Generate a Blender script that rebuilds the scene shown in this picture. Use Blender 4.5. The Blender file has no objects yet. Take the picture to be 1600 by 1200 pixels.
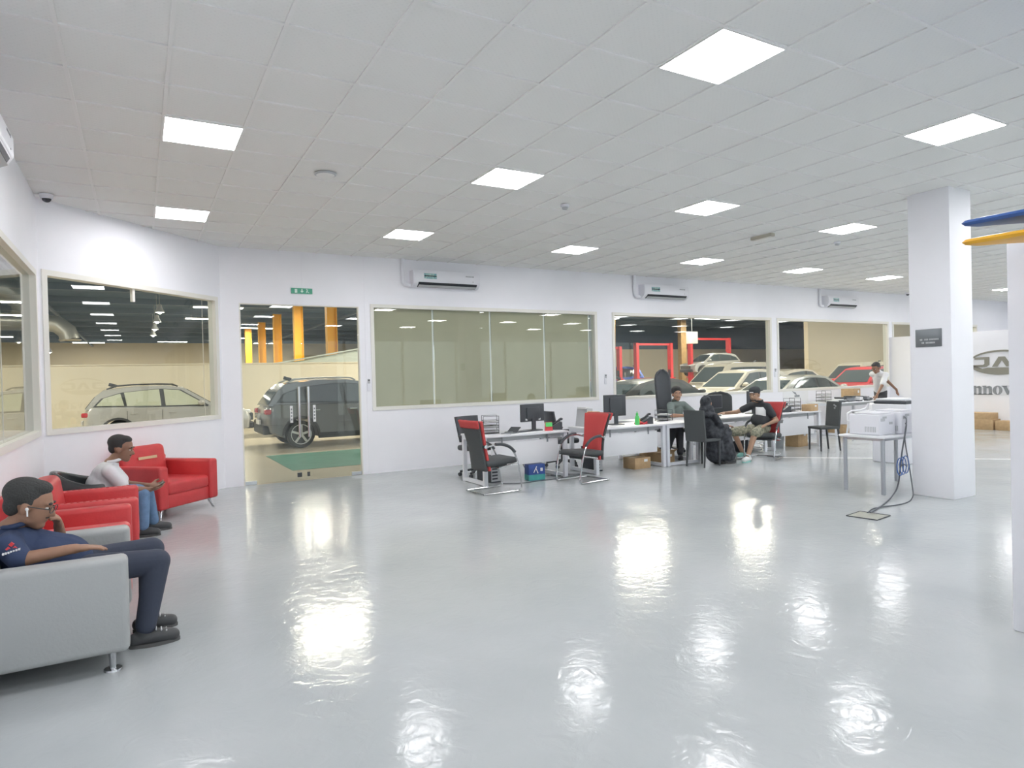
import bpy, bmesh, math, random
from mathutils import Vector, Matrix, Euler
random.seed(7)
PI = math.pi
sc = bpy.context.scene
COL = sc.collection

# ------------------------------------------------------------------ camera, world, exposure
FPX, YAW, PITCH, ROLL, CAMZ = 1024.33, 0.517613, -0.0096635, -0.0254493, 1.61
def cam_axes():
    f = Vector((math.sin(YAW)*math.cos(PITCH), math.cos(YAW)*math.cos(PITCH), math.sin(PITCH)))
    r = Vector((math.cos(YAW), -math.sin(YAW), 0)); u = r.cross(f)
    c, s = math.cos(ROLL), math.sin(ROLL)
    return c*r+s*u, -s*r+c*u, f
CR, CU, CF = cam_axes()
cd = bpy.data.cameras.new('camera'); cam = bpy.data.objects.new('camera', cd); COL.objects.link(cam)
cam.matrix_world = Matrix(((CR.x, CU.x, -CF.x, 0), (CR.y, CU.y, -CF.y, 0), (CR.z, CU.z, -CF.z, CAMZ), (0, 0, 0, 1)))
cd.sensor_width = 36; cd.lens = FPX/1600*36; cd.clip_start = 0.02; cd.clip_end = 300
sc.camera = cam
def project(p):
    q = Vector(p)-Vector((0, 0, CAMZ)); z = q.dot(CF)
    if z < .05: return None
    return 800+FPX*q.dot(CR)/z, 600-FPX*q.dot(CU)/z
w = bpy.data.worlds.new('world'); sc.world = w; w.use_nodes = True
w.node_tree.nodes['Background'].inputs[0].default_value = (.90, .95, 1.0, 1)
w.node_tree.nodes['Background'].inputs[1].default_value = 1.25
sc.view_settings.view_transform = 'Standard'; sc.view_settings.look = 'None'
sc.view_settings.gamma = 1; sc.view_settings.use_curve_mapping = False
sc.view_settings.exposure = EXPOSURE = 0.27
PANEL_STRENGTH = 20.5        # office ceiling panels
BAY_POWER = 340.0           # workshop lamps, watts each
cy = sc.cycles
cy.use_denoising = True; cy.max_bounces = 10; cy.diffuse_bounces = 5; cy.glossy_bounces = 4
cy.transparent_max_bounces = 16; cy.caustics_reflective = False; cy.caustics_refractive = False
cy.sample_clamp_indirect = 6; cy.blur_glossy = .5

# ------------------------------------------------------------------ materials
def lin(c):
    if isinstance(c, str):
        c = tuple(int(c[i:i+2], 16)/255 for i in (0, 2, 4))
        c = tuple(x/12.92 if x <= .04045 else ((x+.055)/1.055)**2.4 for x in c)
    return (c[0], c[1], c[2], 1)
MATS = {}
def mat(name, col, rough=.5, metal=0, spec=.5, noise=None, bump=None, emit=0, coat=0, col2=None, trans=0):
    if name in MATS: return MATS[name]
    m = bpy.data.materials.new(name); m.use_nodes = True; nt = m.node_tree; b = nt.nodes['Principled BSDF']
    b.inputs['Base Color'].default_value = lin(col); b.inputs['Roughness'].default_value = rough
    b.inputs['Metallic'].default_value = metal; b.inputs['Specular IOR Level'].default_value = spec
    b.inputs['Coat Weight'].default_value = coat
    if coat: b.inputs['Coat Roughness'].default_value = .05
    if trans: b.inputs['Transmission Weight'].default_value = trans
    if emit:
        b.inputs['Emission Color'].default_value = lin(col); b.inputs['Emission Strength'].default_value = emit
    if noise or bump:
        tc = nt.nodes.new('ShaderNodeTexCoord')
    if noise:
        scale, amt = noise
        n = nt.nodes.new('ShaderNodeTexNoise'); n.inputs['Scale'].default_value = scale; n.inputs['Detail'].default_value = 4
        nt.links.new(tc.outputs['Object'], n.inputs['Vector'])
        r = nt.nodes.new('ShaderNodeValToRGB'); c = lin(col)
        c2 = lin(col2) if col2 else tuple(x*(1-amt) for x in c[:3])+(1,)
        r.color_ramp.elements[0].color = c2; r.color_ramp.elements[1].color = c
        r.color_ramp.elements[0].position = .35; r.color_ramp.elements[1].position = .65
        nt.links.new(n.outputs['Fac'], r.inputs['Fac']); nt.links.new(r.outputs['Color'], b.inputs['Base Color'])
    if bump:
        scale, st = bump
        n2 = nt.nodes.new('ShaderNodeTexNoise'); n2.inputs['Scale'].default_value = scale; n2.inputs['Detail'].default_value = 3
        nt.links.new(tc.outputs['Object'], n2.inputs['Vector'])
        bp = nt.nodes.new('ShaderNodeBump'); bp.inputs['Strength'].default_value = st; bp.inputs['Distance'].default_value = .01
        nt.links.new(n2.outputs['Fac'], bp.inputs['Height']); nt.links.new(bp.outputs['Normal'], b.inputs['Normal'])
    MATS[name] = m
    return m
def glass_mat(name, tint, gain=1.0, base=.0):
    m = bpy.data.materials.new(name); m.use_nodes = True; nt = m.node_tree
    nt.nodes.remove(nt.nodes['Principled BSDF']); out = nt.nodes['Material Output']
    t = nt.nodes.new('ShaderNodeBsdfTransparent'); t.inputs[0].default_value = lin(tint)
    g = nt.nodes.new('ShaderNodeBsdfGlossy'); g.inputs['Roughness'].default_value = .0
    fr = nt.nodes.new('ShaderNodeLayerWeight'); fr.inputs['Blend'].default_value = .5     # facing term, same from both sides
    pw = nt.nodes.new('ShaderNodeMath'); pw.operation = 'POWER'; pw.inputs[1].default_value = 5
    mu = nt.nodes.new('ShaderNodeMath'); mu.operation = 'MULTIPLY_ADD'; mu.inputs[1].default_value = .9*gain; mu.inputs[2].default_value = base; mu.use_clamp = True
    mx = nt.nodes.new('ShaderNodeMixShader')
    nt.links.new(fr.outputs['Facing'], pw.inputs[0]); nt.links.new(pw.outputs[0], mu.inputs[0]); nt.links.new(mu.outputs[0], mx.inputs[0])
    nt.links.new(t.outputs[0], mx.inputs[1]); nt.links.new(g.outputs[0], mx.inputs[2]); nt.links.new(mx.outputs[0], out.inputs['Surface'])
    MATS[name] = m
    return m
glass_mat('pane_glass', (.95, .97, .95), 1.0, .045)
mat('wall', (.90, .905, .95), .55, noise=(1.3, .03))
mat('frame_cream', (.80, .79, .74), .4)
mat('tile', (.70, .70, .68), .8)
mat('tbar', (.84, .84, .83), .5)
mat('white_plastic', (.80, .81, .86), .35)
mat('white_metal', (.78, .80, .85), .35)
mat('white_lam', (.80, .81, .84), .4)
mat('dark_plastic', (.055, .062, .072), .45)
mat('screen', (.035, .04, .048), .25)
mat('mid_grey', (.28, .30, .32), .5)
mat('light_grey', (.5, .52, .54), .5)
mat('chrome', (.58, .59, .61), .14, metal=1)
mat('steel', (.6, .62, .65), .3, metal=1)
mat('black_metal', (.05, .055, .06), .4)
mat('grey_leather', (.38, .395, .395), .45, bump=(60, .12))
mat('red_leather', (.62, .055, .06), .42, bump=(60, .12), noise=(6, .1))
mat('black_leather', (.045, .052, .055), .25, bump=(40, .1))
mat('dark_fabric', (.075, .083, .087), .85, bump=(200, .2))
mat('red_fabric', (.56, .07, .07), .8, bump=(200, .2))
mat('cardboard', (.52, .36, .2), .8, noise=(14, .12))
mat('tape', (.66, .5, .3), .4)
mat('paper', (.85, .86, .87), .7)
mat('blue', (.05, .12, .42), .4)
mat('green', (.10, .62, .16), .35)
mat('yellow', (.75, .40, .04), .4)
mat('orange', (.75, .33, .06), .5)
mat('red_plastic', (.65, .05, .06), .35)
mat('teal', (.08, .35, .42), .4)
mat('wood', (.45, .30, .14), .5, noise=(4, .25))
mat('cable', (.10, .11, .13), .5)
mat('blue_cable', (.06, .14, .38), .5)

# ------------------------------------------------------------------ mesh helpers
class MB:
    def __init__(s): s.bm = bmesh.new()
    def _xf(s, vs, c, rot):
        M = Matrix.Translation(Vector(c))
        if rot is not None: M = M @ (rot.to_matrix().to_4x4() if isinstance(rot, Euler) else rot.to_4x4())
        bmesh.ops.transform(s.bm, matrix=M, verts=vs)
    def box(s, c, size, rot=None, bev=0, seg=2):
        r = bmesh.ops.create_cube(s.bm, size=1); vs = r['verts']
        for v in vs: v.co = Vector((v.co.x*size[0], v.co.y*size[1], v.co.z*size[2]))
        if bev:
            es = list({e for v in vs for e in v.link_edges})
            o = bmesh.ops.bevel(s.bm, geom=es, offset=min(bev, min(size)*.49), segments=seg, affect='EDGES', profile=.5)
            vs = list({v for f in o['faces'] for v in f.verts} | {v for v in vs if v.is_valid})
        if rot is not None and not isinstance(rot, (Euler, Matrix)): rot = Euler(rot)
        s._xf(vs, c, rot); return s
    def bx(s, x0, x1, y0, y1, z0, z1, bev=0, seg=2):
        return s.box(((x0+x1)/2, (y0+y1)/2, (z0+z1)/2), (abs(x1-x0), abs(y1-y0), abs(z1-z0)), None, bev, seg)
    def cyl(s, p1, p2, r, r2=None, n=16):
        p1, p2 = Vector(p1), Vector(p2); d = p2-p1; L = d.length
        if L < 1e-6: return s
        o = bmesh.ops.create_cone(s.bm, cap_ends=True, segments=n, radius1=r, radius2=r if r2 is None else r2, depth=L)
        M = Matrix.Translation((p1+p2)/2) @ Vector((0, 0, 1)).rotation_difference(d).to_matrix().to_4x4()
        bmesh.ops.transform(s.bm, matrix=M, verts=o['verts']); return s
    def ell(s, c, rad, rot=None, u=16, v=10):
        o = bmesh.ops.create_uvsphere(s.bm, u_segments=u, v_segments=v, radius=1)
        for q in o['verts']: q.co = Vector((q.co.x*rad[0], q.co.y*rad[1], q.co.z*rad[2]))
        if rot is not None and not isinstance(rot, (Euler, Matrix)): rot = Euler(rot)
        s._xf(o['verts'], c, rot); return s
    def tube(s, pts, r, n=8, closed=False, smooth=0):
        pts = [Vector(p) for p in pts]
        for _ in range(smooth):
            q = []
            m = len(pts)
            for i in range(m if closed else m-1):
                a, b = pts[i], pts[(i+1) % m]; q += [a*.75+b*.25, a*.25+b*.75]
            pts = q if closed else [pts[0]]+q+[pts[-1]]
        rings = []; N = len(pts); up = None
        for i, p in enumerate(pts):
            a = pts[i-1] if (i > 0 or closed) else p; b = pts[(i+1) % N] if (i < N-1 or closed) else p
            t = (b-a).normalized()
            if up is None:
                up = Vector((0, 0, 1)) if abs(t.z) < .9 else Vector((1, 0, 0))
            x = up.cross(t)
            if x.length < 1e-4: x = Vector((1, 0, 0)).cross(t)
            x.normalize(); y = t.cross(x).normalized(); up = y
            rr = r[i] if isinstance(r, (list, tuple)) else r
            rings.append([s.bm.verts.new(p+x*math.cos(2*PI*k/n)*rr+y*math.sin(2*PI*k/n)*rr) for k in range(n)])
        for i in range(N if closed else N-1):
            A, B = rings[i], rings[(i+1) % N]
            for k in range(n): s.bm.faces.new((A[k], A[(k+1) % n], B[(k+1) % n], B[k]))
        if not closed:
            s.bm.faces.new(rings[0][::-1]); s.bm.faces.new(rings[-1])
        return s
    def prism(s, poly, a, b, plane='xz', fn=None):
        """poly: 2D outline; extruded between a and b along the remaining axis; fn(u,v,t)->Vector overrides the mapping"""
        def mp(u, v, t):
            if fn: return fn(u, v, t)
            return {'xz': Vector((u, t, v)), 'xy': Vector((u, v, t)), 'yz': Vector((t, u, v))}[plane]
        A = [s.bm.verts.new(mp(u, v, a)) for u, v in poly]; B = [s.bm.verts.new(mp(u, v, b)) for u, v in poly]
        s.bm.faces.new(A); s.bm.faces.new(B[::-1]); n = len(poly)
        for i in range(n): s.bm.faces.new((A[i], B[i], B[(i+1) % n], A[(i+1) % n]))
        return s
    def lathe(s, prof, c=(0, 0, 0), n=24, axis='z', caps=True):
        rings = []
        for r, h in prof:
            ring = []
            for k in range(n):
                a = 2*PI*k/n; x, y = r*math.cos(a), r*math.sin(a)
                co = {'z': (x, y, h), 'y': (x, h, y), 'x': (h, x, y)}[axis]
                ring.append(s.bm.verts.new(Vector(co)+Vector(c)))
            rings.append(ring)
        for A, B in zip(rings, rings[1:]):
            for k in range(n): s.bm.faces.new((A[k], A[(k+1) % n], B[(k+1) % n], B[k]))
        if caps: s.bm.faces.new(rings[0]); s.bm.faces.new(rings[-1])
        return s
    def grid(s, fn, nu, nv, closed_u=False):
        V = [[s.bm.verts.new(fn(i/(nu-1) if not closed_u else i/nu, j/(nv-1))) for j in range(nv)] for i in range(nu)]
        for i in range(nu if closed_u else nu-1):
            for j in range(nv-1):
                k = (i+1) % nu; s.bm.faces.new((V[i][j], V[k][j], V[k][j+1], V[i][j+1]))
        return s
    def mesh(s, name, m, smooth=True, angle=35):
        bmesh.ops.recalc_face_normals(s.bm, faces=s.bm.faces)
        me = bpy.data.meshes.new(name); s.bm.to_mesh(me); s.bm.free()
        for mm in (m if isinstance(m, (list, tuple)) else [m]): me.materials.append(MATS[mm] if isinstance(mm, str) else mm)
        if smooth:
            me.shade_smooth(); me.set_sharp_from_angle(angle=math.radians(angle))
        return me
    def build(s, name, m, parent=None, loc=None, rotz=0, smooth=True, angle=35, solid=0):
        o = bpy.data.objects.new(name, s.mesh(name, m, smooth, angle)); COL.objects.link(o)
        if parent: o.parent = parent
        if loc is not None: o.location = loc
        if rotz: o.rotation_euler.z = rotz
        if solid:
            md = o.modifiers.new('solidify', 'SOLIDIFY'); md.thickness = solid; md.offset = 0
        return o
def tag(o, label=None, cat=None, group=None, kind=None):
    if label: o['label'] = label
    if cat: o['category'] = cat
    if group: o['group'] = group
    if kind: o['kind'] = kind
    return o
def thing(name, label, cat, loc=(0, 0, 0), rotz=0, group=None):
    o = bpy.data.objects.new(name, None); COL.objects.link(o); o.location = loc; o.rotation_euler.z = rotz
    o.empty_display_size = .1
    return tag(o, label, cat, group)
def dup(root, loc, rotz, label, group=None):
    def cp(o, par):
        c = o.copy(); COL.objects.link(c); c.parent = par
        for ch in o.children: cp(ch, c)
        return c
    r = cp(root, None); r.location = loc; r.rotation_euler.z = rotz; r['label'] = label
    if group: r['group'] = group
    return r
def struct(o, label=None): 
    o['kind'] = 'structure'
    if label: o['label'] = label
    return o
# ------------------------------------------------------------------ office shell
WY, CH = 11.14, 3.765          # window wall plane, ceiling height
LX = -0.95                     # left wall plane
RX, FY = 26.0, -4.6            # far right wall, wall behind the camera
WT = .12
def floor_material():
    m = bpy.data.materials.new('epoxy_floor'); m.use_nodes = True; nt = m.node_tree; b = nt.nodes['Principled BSDF']
    tc = nt.nodes.new('ShaderNodeTexCoord')
    n1 = nt.nodes.new('ShaderNodeTexNoise'); n1.inputs['Scale'].default_value = .9; n1.inputs['Detail'].default_value = 6
    r = nt.nodes.new('ShaderNodeValToRGB'); r.color_ramp.elements[0].position = .3; r.color_ramp.elements[1].position = .7
    r.color_ramp.elements[0].color = (.42, .45, .46, 1); r.color_ramp.elements[1].color = (.49, .515, .525, 1)
    nt.links.new(tc.outputs['Object'], n1.inputs['Vector']); nt.links.new(n1.outputs['Fac'], r.inputs['Fac']); nt.links.new(r.outputs['Color'], b.inputs['Base Color'])
    # trowel waves in the clear coat
    mp = nt.nodes.new('ShaderNodeMapping'); mp.inputs['Scale'].default_value = (1.0, 1.0, 1); mp.inputs['Rotation'].default_value = (0, 0, .5)
    n2 = nt.nodes.new('ShaderNodeTexNoise'); n2.inputs['Scale'].default_value = 9; n2.inputs['Detail'].default_value = 6; n2.inputs['Distortion'].default_value = 1.0
    nt.links.new(tc.outputs['Object'], mp.inputs[0]); nt.links.new(mp.outputs[0], n2.inputs['Vector'])
    bp = nt.nodes.new('ShaderNodeBump'); bp.inputs['Strength'].default_value = .42; bp.inputs['Distance'].default_value = .006
    nt.links.new(n2.outputs['Fac'], bp.inputs['Height']); nt.links.new(bp.outputs['Normal'], b.inputs['Normal'])
    n3 = nt.nodes.new('ShaderNodeTexNoise'); n3.inputs['Scale'].default_value = 2.2; n3.inputs['Detail'].default_value = 5
    nt.links.new(tc.outputs['Object'], n3.inputs['Vector'])
    mr = nt.nodes.new('ShaderNodeMapRange'); mr.inputs[1].default_value = .3; mr.inputs[2].default_value = .7; mr.inputs[3].default_value = .06; mr.inputs[4].default_value = .16
    nt.links.new(n3.outputs['Fac'], mr.inputs[0]); nt.links.new(mr.outputs[0], b.inputs['Roughness'])
    b.inputs['Specular IOR Level'].default_value = .19
    MATS['epoxy_floor'] = m
floor_material()
m = MB()
m.prism([(LX, FY), (RX, FY), (RX, WY), (1.14, WY), (LX, 9.05)], -.06, 0, 'xy')
floor = struct(m.build('floor', 'epoxy_floor', smooth=False), 'glossy pale grey epoxy floor with cloudy reflections')
# pale line painted across the floor
m = MB(); m.prism([(10.3, 8.1), (10.32, 8.16), (13.2, 5.28), (13.15, 5.24)], .0005, .002, 'xy'); m.build('floor_line', 'paper', floor, smooth=False)

def tile_material():
    m = MATS['tile']; nt = m.node_tree; b = nt.nodes['Principled BSDF']; tc = nt.nodes.new('ShaderNodeTexCoord')
    mp = nt.nodes.new('ShaderNodeMapping'); mp.inputs['Rotation'].default_value = (0, 0, PI/4); mp.inputs['Scale'].default_value = (1, 1, 1)
    ck = nt.nodes.new('ShaderNodeTexVoronoi'); ck.inputs['Scale'].default_value = 34; ck.inputs['Randomness'].default_value = .12
    nt.links.new(tc.outputs['Object'], mp.inputs[0]); nt.links.new(mp.outputs[0], ck.inputs['Vector'])
    r = nt.nodes.new('ShaderNodeValToRGB'); r.color_ramp.elements[0].color = (.76, .765, .755, 1); r.color_ramp.elements[1].color = (.83, .835, .82, 1)
    r.color_ramp.elements[0].position = .05; r.color_ramp.elements[1].position = .4
    nt.links.new(ck.outputs['Distance'], r.inputs['Fac']); nt.links.new(r.outputs['Color'], b.inputs['Base Color'])
    bp = nt.nodes.new('ShaderNodeBump'); bp.inputs['Strength'].default_value = .25; bp.inputs['Distance'].default_value = .004
    nt.links.new(ck.outputs['Distance'], bp.inputs['Height']); nt.links.new(bp.outputs['Normal'], b.inputs['Normal'])
tile_material()
# ceiling: T-bar grid is the structure, tiles its parts
GX, GY, TS = -0.369, 4.692, .6
xs = [GX+TS*k for k in range(-1, 45)]; ys = [GY+TS*k for k in range(-16, 12)]
m = MB()
for x in xs:
    if LX < x < RX: m.bx(x-.012, x+.012, FY, min(WY, 10+x) if x < 1.14 else WY, CH, CH+.03)
for y in ys:
    if FY < y < WY: m.bx(LX if y < 9.05 else y-10, RX, y-.012, y+.012, CH+.0006, CH+.0295)
m.bx(LX-.1, RX+.1, FY-.1, WY+.1, CH+.06, CH+.1)
ceiling = struct(m.build('ceiling', 'tbar', smooth=False), 'white suspended ceiling grid with square tiles')
LIGHTS = [(GX+TS+3*i, GY+2*TS+3*j) for i in range(0, 9) for j in range(-3, 2)]
def is_light(x, y): return any(abs(x-a) < .05 and abs(y-b) < .05 for a, b in LIGHTS)
cells = []
for x in [xs[0]-TS]+xs:
    for y in [ys[0]-TS]+ys:
        if is_light(x, y): continue
        x0, x1, y0, y1 = max(x+.006, LX), min(x+TS-.006, RX), max(y+.006, FY), min(y+TS-.006, WY)
        if x1-x0 < .03 or y1-y0 < .03: continue
        if x1+10 < y0: continue
        poly = [(x0, y0), (x1, y0), (x1, y1), (x0, y1)]
        if x0+10 < y1:                       # cut by the slanted wall (y = x + 10)
            out = []
            for k in range(4):
                a, b = poly[k], poly[(k+1) % 4]; fa, fb = a[0]+10-a[1], b[0]+10-b[1]
                if fa >= 0: out.append(a)
                if fa*fb < 0:
                    t = fa/(fa-fb); out.append((a[0]+(b[0]-a[0])*t, a[1]+(b[1]-a[1])*t))
            poly = out
            if len(poly) < 3: continue
        pr = [project((px, py, CH)) for px, py in poly]; area = 0
        if None not in pr:
            cx = sum(p[0] for p in pr)/len(pr); cyy = sum(p[1] for p in pr)/len(pr)
            if -60 < cx < 1660 and -60 < cyy < 1260:
                area = abs(sum(pr[k][0]*pr[(k+1) % len(pr)][1]-pr[(k+1) % len(pr)][0]*pr[k][1] for k in range(len(pr))))/2
        cells.append((area, poly, len(poly) == 4 and abs(x1-x0-TS+.012) < 1e-4 and abs(y1-y0-TS+.012) < 1e-4))
cells.sort(key=lambda c: -c[0])
full = MB(); full.bx(-.294, .294, -.294, .294, .010, .022); FULL_TILE = full.mesh('tile', 'tile', smooth=False)
rest = MB(); rng = random.Random(3)
for i, (area, poly, isfull) in enumerate(cells):
    if i < 300 and area > 20:
        cxm = sum(p[0] for p in poly)/len(poly); cym = sum(p[1] for p in poly)/len(poly)
        if isfull: o = bpy.data.objects.new('tile', FULL_TILE); COL.objects.link(o)
        else:
            mm = MB(); mm.prism([(p[0]-cxm, p[1]-cym) for p in poly], .010, .022, 'xy'); o = mm.build('tile', 'tile', smooth=False)
        o.parent = ceiling; o.location = (cxm, cym, CH+rng.uniform(0, .002))
        if isfull: o.rotation_euler = (rng.uniform(-.004, .004), rng.uniform(-.004, .004), rng.choice((0, PI/2, PI, 3*PI/2)))
    else: rest.prism(poly, CH+.010, CH+.022, 'xy')
o = rest.build('tile_field', 'tile', ceiling, smooth=False); o['kind'] = 'stuff'

# walls
TOPZ, SILL = 2.90, 1.13
OPEN = [(3.59, 8.385), (8.90, 13.86), (14.18, 18.92), (19.22, 23.9)]
m = MB()
m.bx(1.14, RX, WY, WY+WT, TOPZ, CH+.05)
edges = [1.14, 1.41, 3.34, 3.59, 8.385, 8.90, 13.86, 14.18, 18.92, 19.22, 23.9, RX]
for a, b in ((1.14, 1.41), (3.34, 3.59), (8.385, 8.90), (13.86, 14.18), (18.92, 19.22), (23.9, RX)): m.bx(a, b, WY, WY+WT, 0, TOPZ)
for a, b in OPEN: m.bx(a, b, WY, WY+WT, 0, SILL)
wall_back = struct(m.build('wall_back', 'wall', smooth=False), 'white partition wall with windows and a glass door')
for x in (2.40, 3.45):
    m = MB(); m.bx(x-.012, x+.012, WY-.006, WY+.002, TOPZ if x < 3 else 0, CH); struct(m.build('trim_%d' % (1 if x < 3 else 2), 'wall', smooth=False))
# slanted wall, local x along the wall from (-.95,9.05) to (1.14,11.14)
CL = math.hypot(2.09, 2.09)
m = MB()
m.bx(0, CL, 0, WT, TOPZ+.02, CH+.05); m.bx(0, CL, 0, WT, 0, SILL); m.bx(-.03, .09, 0, WT, SILL, TOPZ+.02); m.bx(CL-.12, CL+.03, 0, WT, SILL, TOPZ+.02)
wall_sl = struct(m.build('wall_corner', 'wall', loc=(LX, 9.05, 0), rotz=PI/4, smooth=False), 'slanted white corner wall with a wide window')
m = MB()
m.bx(LX-WT, LX, 8.72, 9.09, 0, CH+.05); m.bx(LX-WT, LX, 5.0, 8.72, TOPZ-.02, CH+.05); m.bx(LX-WT, LX, 5.0, 8.72, 0, SILL); m.bx(LX-WT, LX, FY, 5.0, 0, CH+.05)
struct(m.build('wall_left', 'wall', smooth=False), 'white left wall with a large window')
m = MB(); m.bx(LX-WT, RX+WT, FY-WT, FY, 3.3, CH+.05); m.bx(LX-WT, RX+WT, FY-WT, FY, 0, .25); m.bx(LX-WT, -.2, FY-WT, FY, .25, 3.3); m.bx(25.2, RX+WT, FY-WT, FY, .25, 3.3)
wf = struct(m.build('wall_front', 'wall', smooth=False), 'unseen showroom front behind the viewer, glazing added to let daylight in')
# unseen shop front glazing, put in so daylight fills the room: posts and panes
for k in range(10):
    x = -.2+2.54*k
    MB().bx(x-.05, x+.05, FY-.1, FY, .25, 3.3).build('glazing_post', 'frame_cream', wf, smooth=False) if 0 < k else None
    MB().bx(x+.051, x+2.489, FY-.06, FY-.054, .251, 3.299).build('pane', 'pane_glass', wf, smooth=False)
m = MB(); m.bx(RX, RX+WT, FY, WY, 0, CH+.05); struct(m.build('wall_right', 'wall', smooth=False))

def window(n, width, z0, z1, loc, rotz, mullions=(), label=None):
    """frame is the structure object; panes and mullions its parts. local x along wall, y into the wall, inner face y=0"""
    m = MB(); fw = .055
    i_ = .008
    m.bx(-fw, width+fw, -.014, .124, z1-i_, z1+fw); m.bx(-fw, width+fw, -.014, .124, z0-fw, z0+i_)
    m.bx(-fw, i_, -.014, .124, z0+i_, z1-i_); m.bx(width-i_, width+fw, -.014, .124, z0+i_, z1-i_)
    f = struct(m.build('window_%d' % n, 'frame_cream', loc=loc, rotz=rotz, smooth=False), label)
    prev = 0
    for x in list(mullions)+[width]:
        g = MB(); g.bx(prev+(.002 if prev else .009), x-(.002 if x < width else .009), .045, .049, z0+.009, z1-.009); g.build('pane', 'pane_glass', f, smooth=False)
        if x < width:
            q = MB(); q.bx(x-.001, x+.001, .043, .051, z0, z1); q.build('pane_joint', 'frame_cream', f, smooth=False)
        prev = x
    return f
window(3, 8.385-3.59, SILL+.02, TOPZ, (3.59, WY, 0), 0, (), 'cream framed window with lowered beige blinds')
window(4, 13.86-8.90, SILL, TOPZ, (8.90, WY, 0), 0, (), 'cream framed window onto the workshop lifts')
window(5, 18.92-14.18, SILL, TOPZ, (14.18, WY, 0), 0, (), 'cream framed window onto parked cars and a red hatchback')
window(6, 23.9-19.22, SILL, TOPZ, (19.22, WY, 0), 0, (), 'cream framed window partly behind the logo partition')
c45 = math.cos(PI/4)
window(2, CL-.21, SILL+.01, TOPZ+.02, (LX+.09*c45, 9.05+.09*c45, 0), PI/4, (2.52,), 'wide window in the slanted corner wall')
window(1, 3.72, SILL+.03, TOPZ-.04, (LX, 5.0, 0), PI/2, (1.9,), 'left wall window beside the sofas')
# stub in the upper middle of the corner window
m = MB(); m.bx(1.31, 1.35, .02, .06, TOPZ-.16, TOPZ+.03); m.build('window_stub', 'frame_cream', wall_sl, smooth=False)

# roller blinds behind window 3
bm_mat = mat('blind', (.50, .47, .345), .8, noise=(2, .06))
bx = [3.60, 4.72, 4.76, 5.915, 5.955, 7.15, 7.19, 8.27]
for i, pos in enumerate(('beside the glass door', 'second from the glass door', 'third from the glass door', 'above the desk with two monitors')):
    t = thing('roller_blind', ('lowered beige roller blind nearest the glass door', 'lowered beige roller blind, second from the glass door', 'lowered beige roller blind, third from the glass door', 'lowered beige roller blind farthest from the glass door')[i], 'blind', (bx[2*i], WY+.09, 0), 0, 'roller blinds in the long window')
    wd = bx[2*i+1]-bx[2*i]
    m = MB(); m.bx(0, wd, .0, .004, 1.14, 2.93); m.build('fabric', 'blind', t, smooth=False)
    m = MB(); m.cyl((0, .0, 2.95), (wd, .0, 2.95), .028); m.build('roller', 'light_grey', t)
    m = MB(); m.bx(0, wd, -.008, .012, 1.12, 1.145); m.build('bottom_bar', 'light_grey', t)
    MB().bx(wd+.004, wd+.036, .006, .012, 1.14, 2.93).build('side_channel', 'paper', t, smooth=False)
    if i == 3: MB().bx(wd+.05, wd+.10, .006, .012, 1.14, 2.93).build('side_channel', 'light_grey', t, smooth=False)

# glass double door
door = struct(MB().bx(1.41, 3.34, WY+.01, WY+.05, TOPZ-.015, TOPZ).bx(1.41, 1.43, WY, WY+.08, 0, TOPZ).bx(3.32, 3.34, WY, WY+.08, 0, TOPZ).build('door_1', 'frame_cream', smooth=False), 'double glass door to the workshop')
for s, (a, b) in enumerate(((1.435, 2.362), (2.368, 3.315))):
    g = MB().bx(a, b, WY+.02, WY+.032, .008, TOPZ-.02).build('glass_leaf', 'pane_glass', door, smooth=False)
    hx = 2.285 if s == 0 else 2.435
    h = MB(); h.cyl((hx, WY-.045, .72), (hx, WY-.045, 1.55), .022); h.cyl((hx, WY-.045, .9), (hx, WY+.02, .9), .012); h.cyl((hx, WY-.045, 1.42), (hx, WY+.02, 1.42), .012)
    h.build('handle', 'chrome', g)
    st = MB(); x = 2.17 if s == 0 else 2.54; st.bx(x-.022, x+.022, WY+.012, WY+.019, .96, 1.24); sg = st.build('sticker', 'paper', g, smooth=False)
    x0, x1 = (a, a+.17) if s == 0 else (b-.17, b)
    MB().bx(x0, x1, WY+.008, WY+.044, .003, .06).build('floor_patch', 'steel', g, smooth=False)
    x0, x1 = (2.24, 2.31) if s == 0 else (2.40, 2.44)
    MB().bx(x0, x1, WY+.008, WY+.044, .06, .13).build('lock_patch', 'black_metal', g, smooth=False)
    # letters of the sticker, read top to bottom
    for k in range(4): MB().bx(x-.012 if False else (2.17 if s == 0 else 2.54)-.01, (2.17 if s == 0 else 2.54)+.01, WY+.0105, WY+.012, 1.0+.055*k, 1.03+.055*k).build('letter', 'mid_grey', g, smooth=False)

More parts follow.
